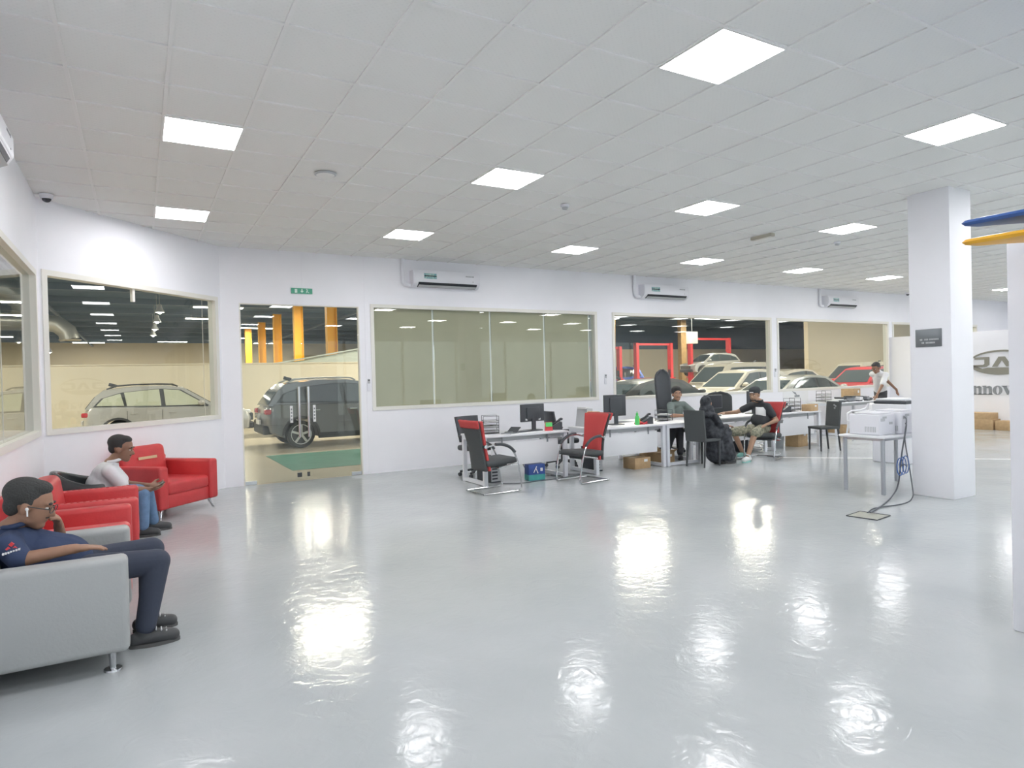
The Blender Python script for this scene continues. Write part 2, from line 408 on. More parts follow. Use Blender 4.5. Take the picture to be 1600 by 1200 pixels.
# exit sign
t = thing('exit_sign', 'green emergency exit sign above the glass door', 'sign', (2.385, WY, 3.13))
mat('exit_green', (.08, .38, .25), .4); mat('exit_white', (.7, .85, .78), .4)
MB().bx(-.17, .17, -.018, 0, -.045, .045).build('panel', 'exit_green', t, smooth=False)
g = MB(); g.bx(-.115, -.075, -.021, -.018, -.032, .03); g.build('door_symbol', 'exit_white', t, smooth=False)
g = MB(); g.bx(-.008, .01, -.021, -.018, -.0, .032); g.prism([(-.028, 0), (.03, 0), (.001, -.03)], -.021, -.018, 'xz'); g.build('arrow', 'exit_white', t, smooth=False)
g = MB(); g.ell((.075, -.019, .028), (.008, .003, .008)); g.box((.085, -.0195, .008), (.012, .003, .04), (0, .5, 0)); g.box((.10, -.0195, -.018), (.01, .003, .04), (0, -.9, 0)); g.box((.075, -.0195, -.02), (.01, .003, .03), (0, .5, 0)); g.build('running_figure', 'exit_white', t, smooth=False)

# door call switches on the wall by the windows
for i, (x, z) in enumerate(((3.475, 1.60), (8.63, 1.58), (14.02, 1.62))):
    t = thing('remote_holder', ('small white remote holder between glass door and blinds', 'small white remote holder between the blinds and the lift window', 'small white remote holder between the two car windows')[i], 'holder', (x, WY, z), 0, 'remote holders on the window wall')
    MB().bx(-.03, .03, -.02, 0, -.16, .0, .008).build('cradle', 'white_plastic', t); MB().bx(-.02, .02, -.028, -.002, -.03, .05, .006).build('remote', 'light_grey', t); MB().bx(-.012, .012, -.031, -.026, .015, .04).build('display', 'dark_plastic', t, smooth=False)

# pillar with plaque
PX0, PX1, PY0, PY1 = 8.50, 9.0, 4.23, 4.72
m = MB(); m.bx(PX0, PX1, PY0, PY1, 0, CH+.05, .008, 2)
pillar = struct(m.build('pillar', 'wall'), 'square white pillar beside the printer table'); pillar['category'] = 'pillar'
t = thing('plaque', 'grey metal plaque with two lines of lettering on the pillar', 'sign', (PX0, 4.49, 1.965))
mat('plaque_metal', (.22, .24, .26), .3, metal=.6)
MB().bx(-.012, 0, -.155, .155, -.105, .115, .004).build('plate', 'plaque_metal', t)
for row, (z, segs) in enumerate(((-.015, ((.10, .065), (.045, -.0), (-.012, -.12))), (-.055, ((.08, .05), (.03, -.09))))):
    for a, b in segs:
        g = MB(); x = a
        while x > b+.01: g.bx(-.014, -.012, x-.011, x, z-.010, z+.010); x -= .016
        g.build('lettering', 'light_grey', t, smooth=False)

# logo partition on the right, running along y
QX = 19.0
m = MB(); m.bx(QX, QX+.1, 5.6, WY, 0, 2.5); m.bx(QX-.012, QX, 5.6, WY, 0, .22)
part = struct(m.build('partition', 'wall', smooth=False), 'low white partition with dark brand lettering'); part['category'] = 'partition'
lg = mat('logo_grey', (.27, .26, .22), .4)
def on_panel(u, v, t): return Vector((QX-t, 8.30-u, v))
def glyph(name, polys, mm='logo_grey'):
    g = MB()
    for p in polys: g.prism(p, .002, .02, fn=on_panel)
    g.build(name, mm, part, smooth=False)
# oval: thin top arc, thick foot
A, B, CZ = .74, .315, 1.685
def arc(a0, a1, n, ra, rb, dz): return [(ra*math.cos(a0+(a1-a0)*k/n), CZ+dz+rb*math.sin(a0+(a1-a0)*k/n)) for k in range(n+1)]
glyph('logo_arc', [arc(PI*.94, PI*.06, 28, A, B, 0)+arc(PI*.06, PI*.94, 28, A-.03, B-.045, 0)])
glyph('logo_foot', [arc(PI*1.02, PI*1.98, 28, A, B, 0)+[(A-.06, CZ-.04), (.42, CZ-.16), (.30, CZ-.13), (-.30, CZ-.13), (-.42, CZ-.16), (-A+.06, CZ-.04)]])
glyph('letter', [[(-.60, CZ+.145), (-.26, CZ+.145), (-.26, CZ-.06), (-.33, CZ-.11), (-.66, CZ-.11), (-.66, CZ-.055), (-.40, CZ-.055), (-.37, CZ-.03), (-.37, CZ+.085), (-.60, CZ+.085)]])
glyph('letter', [[(-.20, CZ-.11), (-.05, CZ+.145), (.09, CZ+.145), (.24, CZ-.11), (.12, CZ-.11), (.02, CZ+.06), (-.08, CZ-.11)]])
glyph('letter', [[(.62, CZ+.145), (.32, CZ+.145), (.27, CZ+.10), (.27, CZ-.06), (.33, CZ-.11), (.64, CZ-.11), (.64, CZ-.055), (.40, CZ-.055), (.38, CZ-.03), (.38, CZ+.06), (.41, CZ+.085), (.62, CZ+.085)]])
def slab(x, kind):
    z0, z1 = .86, 1.09
    st = .062
    def stem(a, top=z1): return [(a, z0), (a+st, z0), (a+st, top), (a, top)]
    def foot(a): return [(a-.022, z0), (a+st+.022, z0), (a+st+.022, z0+.022), (a-.022, z0+.022)]
    if kind == 'I': return [stem(x+.03, 1.2), foot(x+.03), [(x+.008, 1.18), (x+.114, 1.18), (x+.114, 1.2), (x+.008, 1.2)]], .14
    if kind == 'n':
        return [stem(x+.02), foot(x+.02), [(x-.005, z1-.022), (x+.05, z1-.022), (x+.05, z1), (x-.005, z1)], stem(x+.142, z1-.03), foot(x+.142),
                [(x+.08, z1-.05), (x+.11, z1-.015), (x+.16, z1), (x+.204, z1-.03), (x+.142, z1-.06), (x+.11, z1-.05)]], .235
    if kind == 'o':
        c = (x+.105, (z0+z1)/2); o = []
        for a0, a1 in ((PI/2, 3*PI/2), (-PI/2, PI/2)):
            ou = [(c[0]+.105*math.cos(a0+(a1-a0)*k/10), c[1]+.118*math.sin(a0+(a1-a0)*k/10)) for k in range(11)]
            inn = [(c[0]+.038*math.cos(a1+(a0-a1)*k/10), c[1]+.098*math.sin(a1+(a0-a1)*k/10)) for k in range(11)]
            o.append(ou+inn)
        return o, .22
    if kind == 'v': return [[(x, z1), (x+.075, z1), (x+.135, z0+.09), (x+.17, z1), (x+.20, z1), (x+.12, z0), (x+.095, z0)], [(x-.02, z1-.018), (x+.1, z1-.018), (x+.1, z1), (x-.02, z1)], [(x+.14, z1-.018), (x+.225, z1-.018), (x+.225, z1), (x+.14, z1)]], .215
    if kind == 'a': return [stem(x+.12, z1-.03), foot(x+.12), [(x+.02, z1-.05), (x+.06, z1), (x+.14, z1), (x+.182, z1-.03), (x+.12, z1-.03), (x+.06, z1-.03)], [(x, z0+.03), (x+.04, z0), (x+.12, z0+.03), (x+.12, z0+.13), (x+.03, z0+.1)]], .215
    if kind == 't': return [stem(x+.03, 1.16), foot(x+.035), [(x, z1-.022), (x+.13, z1-.022), (x+.13, z1), (x, z1)]], .145
    if kind == 'i': return [stem(x+.02), foot(x+.02), [(x+.015, 1.13), (x+.085, 1.13), (x+.085, 1.19), (x+.015, 1.19)], [(x-.005, z1-.022), (x+.05, z1-.022), (x+.05, z1), (x-.005, z1)]], .12
x = -.80
for ch in 'Innovation':
    polys, adv = slab(x, ch); glyph('letter', polys, 'mid_grey'); x += adv

# display totem with a blue and a yellow board
t = thing('display_totem', 'tall white display totem carrying a blue and a yellow board', 'totem', (4.57, 1.96, 0))
MB().bx(0, .8, -1.5, 0, 0, 2.41, .01).build('column', 'white_plastic', t)
mat('totem_blue', (.035, .10, .33), .35); mat('totem_yellow', (.80, .42, .03), .35)
def board(name, mm, z, th):
    ol = []
    pts = [(-.415, .06), (-.40, -.12), (-.39, -.5), (-.38, -1.2), (-.2, -1.6), (.3, -1.75), (1.0, -1.6), (1.15, -.9), (.9, -.40), (.0, -.30), (-.30, -.08), (-.385, .03)]
    P2 = [Vector(p) for p in pts]
    for _ in range(2):
        q = []
        for i in range(len(P2)):
            a, b = P2[i], P2[(i+1) % len(P2)]; q += [a*.75+b*.25, a*.25+b*.75]
        P2 = q
    c = Vector((.35, -.8))
    m = MB(); rings = []
    for k, (sh, zz) in enumerate(((.93, z), (.985, z+th*.2), (1, z+th*.5), (.985, z+th*.8), (.93, z+th))):
        rings.append([m.bm.verts.new(((p-c)*sh+c).to_3d()+Vector((0, 0, zz))) for p in P2])
    for A_, B_ in zip(rings, rings[1:]):
        for i in range(len(P2)): m.bm.faces.new((A_[i], A_[(i+1) % len(P2)], B_[(i+1) % len(P2)], B_[i]))
    m.bm.faces.new(rings[0]); m.bm.faces.new(rings[-1])
    m.build(name, mm, t)
board('blue_board', 'totem_blue', 2.41, .05); board('yellow_board', 'totem_yellow', 2.30, .05)

# ceiling light panels
mat('panel_light', (1, .985, 1), .5, emit=PANEL_STRENGTH)
def seen(x, y):
    p = project((x+.3, y+.3, CH)); return p is not None and -40 < p[0] < 1640 and -40 < p[1] < 1240
first = None
rowname = {-3: 'behind', -2: 'behind', -1: 'front', 0: 'middle', 1: 'window-side'}
ordn = ['first', 'second', 'third', 'fourth', 'fifth', 'sixth', 'seventh', 'eighth', 'ninth']
for i in range(9):
    for j in range(-3, 2):
        x, y = GX+TS+3*i, GY+2*TS+3*j
        if first is None:
            t = thing('ceiling_light', 'x', 'light')
            MB().bx(.012, .588, .012, .588, CH-.004, CH+.012).build('diffuser', 'panel_light', t, smooth=False)
            g = MB(); g.bx(0, .6, 0, .012, CH-.006, CH+.014); g.bx(0, .6, .588, .6, CH-.006, CH+.014); g.bx(0, .012, .012, .588, CH-.006, CH+.014); g.bx(.588, .6, .012, .588, CH-.006, CH+.014)
            g.build('frame', 'tbar', t, smooth=False)
            first = t
        else: t = dup(first, (0, 0, 0), 0, 'x')
        t.location = (x, y, 0); t['group'] = 'square ceiling light panels'
        if not seen(x, y): t['label'] = 'glowing square ceiling light panel outside the picture'
        else: t['label'] = 'glowing square light panel, %s from the left in the %s ceiling row' % (ordn[i], {-1: 'nearest', 0: 'middle', 1: 'farthest', -2: 'overhead', -3: 'hindmost'}[j])

# small ceiling fittings
t = thing('ceiling_speaker', 'round flat white ceiling speaker grille', 'speaker', (1.74, 6.85, CH)); MB().lathe([(.001, -.012), (.10, -.012), (.112, -.004), (.112, .004), (.001, .004)], n=28).build('rim', 'light_grey', t); MB().lathe([(.001, -.014), (.092, -.014), (.092, -.010), (.001, -.010)], n=28).build('grille', 'tile', t)
for i, (x, y) in enumerate(((4.72, 6.83), (10.34, 6.91))):
    t = thing('smoke_detector', ('white smoke detector between the middle ceiling lights', 'white smoke detector beside the fourth middle row light')[i], 'detector', (x, y, CH), 0, 'smoke detectors on the ceiling')
    MB().lathe([(.001, -.028), (.05, -.028), (.056, -.012), (.056, .002), (.001, .002)]).build('base', 'white_plastic', t); MB().lathe([(.001, -.056), (.03, -.056), (.038, -.04), (.038, -.028), (.001, -.028)]).build('sensor', 'light_grey', t)
t = thing('emergency_light', 'slim beige emergency light bar on the ceiling', 'light', (8.66, 7.06, CH), 1.57)
mat('old_beige', (.5, .48, .40), .5)
MB().bx(-.2, .2, -.05, .05, -.05, .002, .012).build('housing', 'old_beige', t); MB().bx(-.17, .17, -.035, .035, -.062, -.05, .005).build('cover', 'frame_cream', t)
def dome_cam(loc, lab):
    t = thing('dome_camera', lab, 'camera', loc, 0, 'dome security cameras')
    MB().lathe([(.001, -.045), (.055, -.045), (.068, -.02), (.068, .002), (.001, .002)]).build('housing', 'white_plastic', t)
    MB().ell((0, 0, -.045), (.045, .045, .04)).build('dome', 'screen', t); return t
dome_cam((-.83, 8.85, CH), 'white dome security camera in the left ceiling corner')
dome_cam((19.3, 10.75, CH), 'small dome security camera beside the pillar above the far windows')

# air conditioners
mat('sticker_a', (.10, .30, .38), .4, noise=(22, .5), col2=(.45, .62, .55))
def aircon(loc, rotz, lab, wd=1.32):
    t = thing('air_conditioner', lab, 'air conditioner', loc, rotz, 'wall air conditioners')
    # local: x along wall, -y into room, z up from bottom
    m = MB(); m.prism([(0, .0), (-.09, .0), (-.17, .05), (-.195, .09), (-.20, .24), (-.165, .29), (0, .295)], 0, wd, fn=lambda u, v, s: Vector((s, u, v))); m.build('body', 'white_plastic', t, angle=50)
    m = MB(); m.prism([(-.197, .09), (-.207, .105), (-.207, .235), (-.17, .293), (-.15, .293), (-.15, .09)], .012, wd-.012, fn=lambda u, v, s: Vector((s, u, v))); m.build('front_panel', 'white_plastic', t, angle=50)
    m = MB(); m.prism([(-.09, -.003), (-.172, .047), (-.19, .078), (-.17, .085), (-.09, .02)], .10, wd-.06, fn=lambda u, v, s: Vector((s, u, v))); m.build('air_outlet', 'screen', t, smooth=False)
    m = MB(); m.box((wd/2+.02, -.148, .014), (wd-.18, .065, .008), (-.45, 0, 0)); m.build('louvre', 'light_grey', t, smooth=False)
    MB().bx(.20, .44, -.2095, -.2075, .14, .235).build('energy_sticker', 'sticker_a', t, smooth=False)
    MB().bx(.20, .44, -.2105, -.2095, .18, .198).build('sticker_band', 'screen', t, smooth=False)
    g = MB()
    for k in range(6): g.bx(wd-.30+k*.022, wd-.284+k*.022, -.2095, -.2075, .205, .222)
    g.lathe([(.012, -.2095), (.014, -.2095), (.014, -.2075), (.012, -.2075)], (wd-.15, 0, .214), 12, 'y'); g.build('lettering', 'mid_grey', t, smooth=False)
    MB().bx(wd-.16, wd-.145, -.2095, -.2075, .115, .125).build('indicator', 'dark_plastic', t, smooth=False)
    m = MB(); m.tube([(-.14, -.04, .50), (-.14, -.04, .12), (-.13, -.04, .05), (-.06, -.04, .03), (.02, -.04, .03)], .035, 10, smooth=1); m.build('pipe_cover', 'white_plastic', t)
    return t
aircon((4.28, WY, 3.28), 0, 'white wall air conditioner above the beige blinds')
aircon((9.60, WY, 3.28), 0, 'white wall air conditioner above the lift window')
aircon((15.95, WY, 3.28), 0, 'white wall air conditioner above the window with the red hatchback')
aircon((LX, 4.62, 3.2), PI/2, 'white wall air conditioner high on the left wall above the sofas')
# ------------------------------------------------------------------ workshop hall behind the windows
mat('garage_floor', (.62, .55, .43), .22, noise=(.35, .10), bump=(3, .04))
mat('garage_wall', (.68, .61, .47), .7, noise=(.4, .05))
mat('low_wall', (.74, .68, .54), .7, noise=(.5, .04))
mat('dark_clad', (.06, .10, .16), .7)
mat('dark_roof', (.065, .12, .20), .8)
mat('purlin', (.15, .21, .29), .6)
mat('beam_tan', (.42, .38, .3), .6)
mat('col_yellow', (.9, .47, .02), .5)
mat('lift_red', (.62, .05, .055), .4)
mat('duct', (.5, .5, .47), .35, metal=.7)
mat('floor_green', (.10, .30, .22), .3, noise=(3, .2))
GZ = 6.3
struct(MB().bx(-45, 80, -8, 84, -.2, -.061).build('garage_floor', 'garage_floor', smooth=False), 'cream coloured workshop floor')
gf = bpy.data.objects['garage_floor']
gf.location.z = .0595
MB().prism([(2.42, 12.5), (7.5, 12.5), (7.5, 15.45), (2.42, 15.45)], -.0585, -.0565, 'xy').build('green_bay', 'floor_green', gf, smooth=False)
struct(MB().bx(-45, 80, 11.6, 84, GZ, GZ+.2).bx(-45, -1.6, -8, 11.6, GZ, GZ+.2).build('roof', 'dark_roof', smooth=False), 'dark workshop roof')
roof = bpy.data.objects['roof']
for k, y in enumerate(range(15, 80, 5)):
    MB().bx(-45, 80, y-.09, y+.09, GZ-.3, GZ).build('beam', 'beam_tan' if y in (20, 25) else 'purlin', roof, smooth=False)
for x in (-12, -4, 12, 24, 36, 48): MB().bx(x-.06, x+.06, 12, 82, GZ-.42, GZ-.3).build('rail', 'purlin', roof, smooth=False)
struct(MB().bx(-45, 24, 80, 80.2, 0, GZ).build('wall_hall_far', 'garage_wall', smooth=False))
struct(MB().bx(-45.2, -45, -8, 80, 0, GZ).build('wall_hall_left', 'garage_wall', smooth=False))
struct(MB().bx(80, 80.2, 10, 50, 0, GZ).build('wall_hall_right', 'garage_wall', smooth=False))
wh = struct(MB().bx(20, 80, 46, 46.2, 0, 3.9).build('wall_hall_back', 'garage_wall', smooth=False))
MB().bx(20, 80, 45.9, 46.1, 3.9, GZ).build('dark_cladding', 'dark_clad', wh, smooth=False)
struct(MB().bx(37.2, 80, 27.0, 27.3, 0, GZ).build('wall_hall_bay', 'garage_wall', smooth=False), 'tan workshop wall behind the parked vans')
# low wall
lw = struct(MB().bx(-22, 14, 26.5, 26.7, 0, 2.38).build('wall_low', 'low_wall', smooth=False), 'low cream partition wall behind the cars')
MB().bx(-22, 14, 26.46, 26.74, 2.38, 2.42).build('coping', 'low_wall', lw, smooth=False)
# sloping pale canopy behind the low wall
t = thing('sloping_canopy', 'pale sloping canopy rising behind the low cream wall', 'canopy', (5.0, 29, 0))
mat('pale_green', (.72, .78, .70), .6)
MB().prism([(0, 2.4), (5.5, 3.35), (5.5, 3.2), (5.5, 2.2), (0, 2.2)], 0, .3, 'xz').build('skirt', 'pale_green', t, smooth=False)
MB().box((2.75, .7, 2.93), (5.7, 1.8, .06), (0, -math.atan(.95/5.5), 0)).build('roof_sheet', 'pale_green', t, smooth=False)
MB().cyl((.6, .15, 0), (.6, .15, 2.4), .05).build('post', 'steel', t); MB().cyl((5.3, .15, 0), (5.3, .15, 2.6), .05).build('post', 'steel', t)
# yellow columns
for k, (x, y) in enumerate(((8.1, 31.6), (7.8, 37.6), (7.75, 43.6), (7.75, 49.6), (7.65, 55.6))):
    t = thing('yellow_column', 'yellow workshop column seen through the glass door, %s from the right' % ordn[k], 'column', (x, y, 0), 0, 'yellow columns of the workshop')
    m = MB(); m.bx(-.24, .24, -.03, .03, 0, 6.05); m.bx(-.24, -.21, -.2, .2, 0, 6.05); m.bx(.21, .24, -.2, .2, 0, 6.05); m.build('profile', 'col_yellow', t, smooth=False)
    MB().bx(-.3, .3, -.26, .26, 0, .03).build('foot_plate', 'steel', t, smooth=False); MB().bx(-.26, .26, -.22, .22, 6.05, GZ-.28).build('head', 'purlin', t, smooth=False)
for k, (x, y) in enumerate(((32.0, 40.5), (39.5, 40.5))):
    t = thing('yellow_column', ('yellow workshop column behind the red lifts, leftmost in the lift window', 'yellow workshop column behind the silver car on the lift')[k], 'column', (x, y, 0), 0, 'yellow columns of the workshop')
    MB().bx(-.3, .3, -.2, .2, 0, 6.05).build('profile', 'wood', t, smooth=False); MB().bx(-.36, .36, -.26, .26, 0, .03).build('foot_plate', 'steel', t, smooth=False)
# air ducts
def duct(y, x_end, z, lab):
    t = thing('air_duct', lab, 'duct', (x_end, y, z), 0, 'ventilation ducts')
    MB().tube([(-14, 0, 0), (-1, 0, 0), (-.3, 0, -.1), (.1, 0, -.45), (.2, 0, -.85)], .42, 16).build('pipe', 'duct', t)
    for q in (-9, -6, -3.2): MB().lathe([(.43, -.03), (.445, -.03), (.445, .03), (.43, .03)], (q, 0, 0), 20, 'x').build('band', 'duct', t)
    MB().lathe([(.36, 0), (.47, 0), (.47, .05), (.36, .05)], (.21, 0, -.9), 20).build('mouth', 'beam_tan', t)
    for q in (-6, -2): MB().cyl((q, 0, .42), (q, 0, GZ-z), .015).build('hanger', 'steel', t)
duct(27.5, -3.4, 5.1, 'large curved metal air duct, nearer one in the corner window')
duct(39, -3.1, 4.9, 'large curved metal air duct, farther one in the corner window')
# lamps
mat('bay_glow', (1, .97, .86), .5, emit=30)
mat('strip_glow', (1, .98, .95), .5, emit=14)
def bay_lamp(x, y, z, lab, power=0, lit=True):
    t = thing('high_bay_lamp', lab, 'lamp', (x, y, z), 0, 'pendant lamps of the workshop')
    MB().cyl((0, 0, .32), (0, 0, GZ-z), .012, n=6).build('rod', 'light_grey', t)
    MB().lathe([(.06, .36), (.09, .34), (.10, .22), (.19, .04), (.20, 0), (.18, 0), (.09, .2), (.05, .22)], n=18).build('shade', 'light_grey', t)
    MB().ell((0, 0, .04), (.09, .09, .11)).build('bulb', 'bay_glow' if lit else 'frame_cream', t)
    if power:
        l = bpy.data.lights.new('bay_light', 'AREA'); l.shape = 'DISK'; l.size = .5; l.energy = power; l.color = (1, .90, .72)
        o = bpy.data.objects.new('bay_light', l); COL.objects.link(o); o.parent = t; o.location = (0, 0, -.1)
    return t
n = 0
for x, y in ((.9, 33), (.9, 38), (.9, 43), (.9, 48)):
    bay_lamp(x, y, 4.9, 'glowing high bay lamp, %s in the bright row seen through the corner window' % ordn[n], 0); n += 1
n = 0
for y in (56, 61, 66, 71):
    bay_lamp(-8.2+.02*y, y, 4.9, 'glowing high bay lamp, %s in the far left row in the corner window' % ordn[n], 0); n += 1
bay_lamp(3.45, 18.6, 4.4, 'unlit pendant lamp hanging left in the glass door', 0, False)
bay_lamp(6.1, 24, 4.7, 'unlit pendant lamp hanging right in the glass door', 0, False)
bay_lamp(4.6, 36, 5.9, 'glowing lamp high behind the top of the glass door', 0)
# workshop strip lights, many added to brighten the far wall and columns
def strip(x, y, z, lab, power, rz=0):
    t = thing('strip_light', lab, 'lamp', (x, y, z), rz, 'strip lights under the workshop roof')
    MB().bx(-1.3, 1.3, -.28, .28, .0, .08, .01).build('housing', 'light_grey', t)
    MB().bx(-1.26, 1.26, -.25, .25, -.02, .0).build('diffuser', 'strip_glow', t, smooth=False)
    for q in (-.9, .9): MB().cyl((q, 0, .08), (q, 0, GZ-z), .008, n=6).build('hanger', 'steel', t)
    l = bpy.data.lights.new('strip_lamp', 'AREA'); l.shape = 'RECTANGLE'; l.size = 2.5; l.size_y = .5; l.energy = power; l.color = (1, .90, .73)
    o = bpy.data.objects.new('strip_lamp', l); COL.objects.link(o); o.parent = t; o.location = (0, 0, -.03)
cnt = {}
for i, (x, y) in enumerate(sorted(((-14, 20), (-4, 19), (-9, 22), (5.2, 20), (12, 24), (13, 16), (-6, 34), (14, 40), (-10, 60), (18, 16), (18, 21), (26, 16), (26, 22), (34, 20), (42, 20), (30, 31), (36, 31), (40, 38), (31, 40), (-8, 8), (8, 34), (4, 40), (4, 47), (8, 54), (8, 66), (-14, 70), (-4, 74), (3, 72), (12, 74), (-26, 40), (-20, 28)), key=lambda q: q[1])):
    p = project((x, y, 5.95)); zw = CAMZ+(5.95-CAMZ)*WY/y if y > WY else 9
    where = next((n_ for a, b, n_ in ((50, 352, 'the corner window'), (373, 562, 'the glass door'), (959, 1203, 'the lift window'), (1217, 1388, 'the window with the red hatchback')) if p and zw < 2.92 and a < p[0] < b), None)
    cnt[where] = cnt.get(where, 0)+1
    strip(x, y, 5.95, 'added pale strip light under the dark workshop roof, %s nearest in %s' % (ordn[cnt[where]-1], where) if where else 'pale strip light outside the picture, placed to light the workshop', BAY_POWER, 0)
# two-post lifts
def lift(x, y, wd, lab, h=3.9, rz=0):
    t = thing('car_lift', lab, 'car lift', (x, y, 0), rz, 'red two-post car lifts')
    for s in (-1, 1):
        p = MB(); p.bx(s*wd/2-.02*s, s*wd/2+.20*s, -.16, .16, 0, h); pp = p.build('post', 'lift_red', t, smooth=False)
        MB().bx(s*wd/2-.05*s, s*wd/2-.02*s, -.1, .1, 1.0, 1.9).build('carriage', 'dark_plastic', pp, smooth=False)
        for q in (-1, 1): MB().bx(s*wd/2-.7*s, s*wd/2, q*.5-.06, q*.5+.06, 1.28, 1.36).build('arm', 'lift_red', t, smooth=False)
        MB().bx(s*wd/2-.15*s, s*wd/2+.35*s, -.3, .3, 0, .02).build('base_plate', 'dark_plastic', t, smooth=False)
    MB().bx(-wd/2-.2, wd/2+.2, -.07, .07, h-.16, h-.02).build('cross_beam', 'lift_red', t, smooth=False)
    return t
lift(36.35, 34.5, 3.7, 'red two-post lift holding the silver car', 4.15)
lift(30.95, 34.5, 2.9, 'red two-post lift left of the raised silver car', 3.75)
lift(26.4, 34.5, 2.9, 'red two-post lift at the left edge of the lift window', 3.5)
t = thing('ceiling_box', 'pale control box hanging between the red lifts', 'box', (32.6, 32.5, 3.6)); MB().bx(-.35, .35, -.2, .2, 0, .8, .02).build('case', 'frame_cream', t); MB().cyl((0, 0, .8), (0, 0, GZ-3.6), .03).build('rod', 'steel', t)
t = thing('wall_frame', 'dark metal frame standing against the tan workshop wall', 'frame', (46.6, 26.7, 0))
MB().bx(-1.2, 1.2, -.05, .05, 2.75, 2.95).bx(-1.2, -1.0, -.05, .05, 0, 2.95).bx(1.0, 1.2, -.05, .05, 0, 2.95).build('bracket', 'purlin', t, smooth=False); MB().bx(-.35, .35, -.05, .05, 2.95, 3.3).build('plate', 'purlin', t, smooth=False)

# ------------------------------------------------------------------ cars
mat('tyre', (.035, .038, .04), .7); mat('rim', (.62, .63, .64), .3, metal=.7); mat('trim_black', (.05, .055, .06), .5)
mat('car_glass', (.05, .065, .07), .06, spec=.7); mat('car_glass_pale', (.50, .53, .42), .08, spec=.6); mat('tail_red', (.5, .03, .04), .2, coat=.5); mat('lamp_clear', (.75, .77, .78), .15, spec=.8)
mat('plate_white', (.75, .75, .74), .5)
def paint(name, c): return mat(name, c, .28, metal=.15, coat=.8)
paint('paint_white', (.44, .44, .42)); paint('paint_grey', (.15, .16, .17)); paint('paint_black', (.05, .052, .055)); paint('paint_red', (.52, .035, .045)); paint('paint_silver', (.45, .46, .46)); paint('paint_blue', (.03, .09, .42)); paint('paint_cream', (.48, .45, .38))
STY = {
 'suv': dict(L=4.35, W=1.82, top=[(-.485, .40), (-.5, .62), (-.49, .98), (-.465, 1.07), (.18, 1.03), (.30, 1.0), (.42, .93), (.478, .82), (.5, .62), (.488, .34)], cab=[(-.475, 1.03), (-.415, 1.40), (-.375, 1.54), (-.2, 1.63), (-.02, 1.63), (.07, 1.57), (.27, 1.0)],
   win=[[(-.415, 1.13), (-.375, 1.33), (-.285, 1.45), (-.265, 1.11)], [(-.25, 1.10), (-.265, 1.47), (-.10, 1.535), (-.07, 1.535), (-.06, 1.08)], [(-.035, 1.08), (-.045, 1.535), (.045, 1.50), (.20, 1.07)]], wx=(-.30, .31), rw=.34, belt=1.03),
 'sedan': dict(L=4.7, W=1.8, top=[(-.485, .36), (-.5, .6), (-.49, .92), (-.46, 1.0), (-.36, 1.01), (.16, .94), (.28, .91), (.42, .83), (.48, .70), (.5, .52), (.488, .26)], cab=[(-.44, .97), (-.29, 1.33), (-.16, 1.43), (-.02, 1.44), (.06, 1.38), (.25, .90)],
   win=[[(-.33, 1.04), (-.24, 1.30), (-.12, 1.36), (-.09, 1.36), (-.08, 1.0)], [(-.055, 1.0), (-.065, 1.36), (.03, 1.33), (.18, .97)]], wx=(-.30, .30), rw=.32, belt=.96),
 'van': dict(L=4.9, W=1.9, top=[(-.49, .40), (-.5, .6), (-.495, 1.1), (-.49, 1.15), (.25, 1.12), (.38, 1.05), (.46, .95), (.5, .62), (.49, .34)], cab=[(-.49, 1.1), (-.475, 1.8), (-.44, 1.95), (.12, 1.95), (.2, 1.86), (.37, 1.08)],
   win=[[(-.46, 1.22), (-.445, 1.72), (-.20, 1.75), (-.20, 1.2)], [(-.18, 1.2), (-.18, 1.75), (.0, 1.75), (.0, 1.19)], [(.02, 1.19), (.02, 1.75), (.14, 1.73), (.30, 1.16)]], wx=(-.31, .32), rw=.36, belt=1.12),
}
STY['hatch'] = dict(STY['suv']); STY['hatch'].update(L=4.1, W=1.76)
def offset_toward(poly, c, d):
    return [tuple(Vector(p)+(Vector(c)-Vector(p)).normalized()*d) for p in poly]
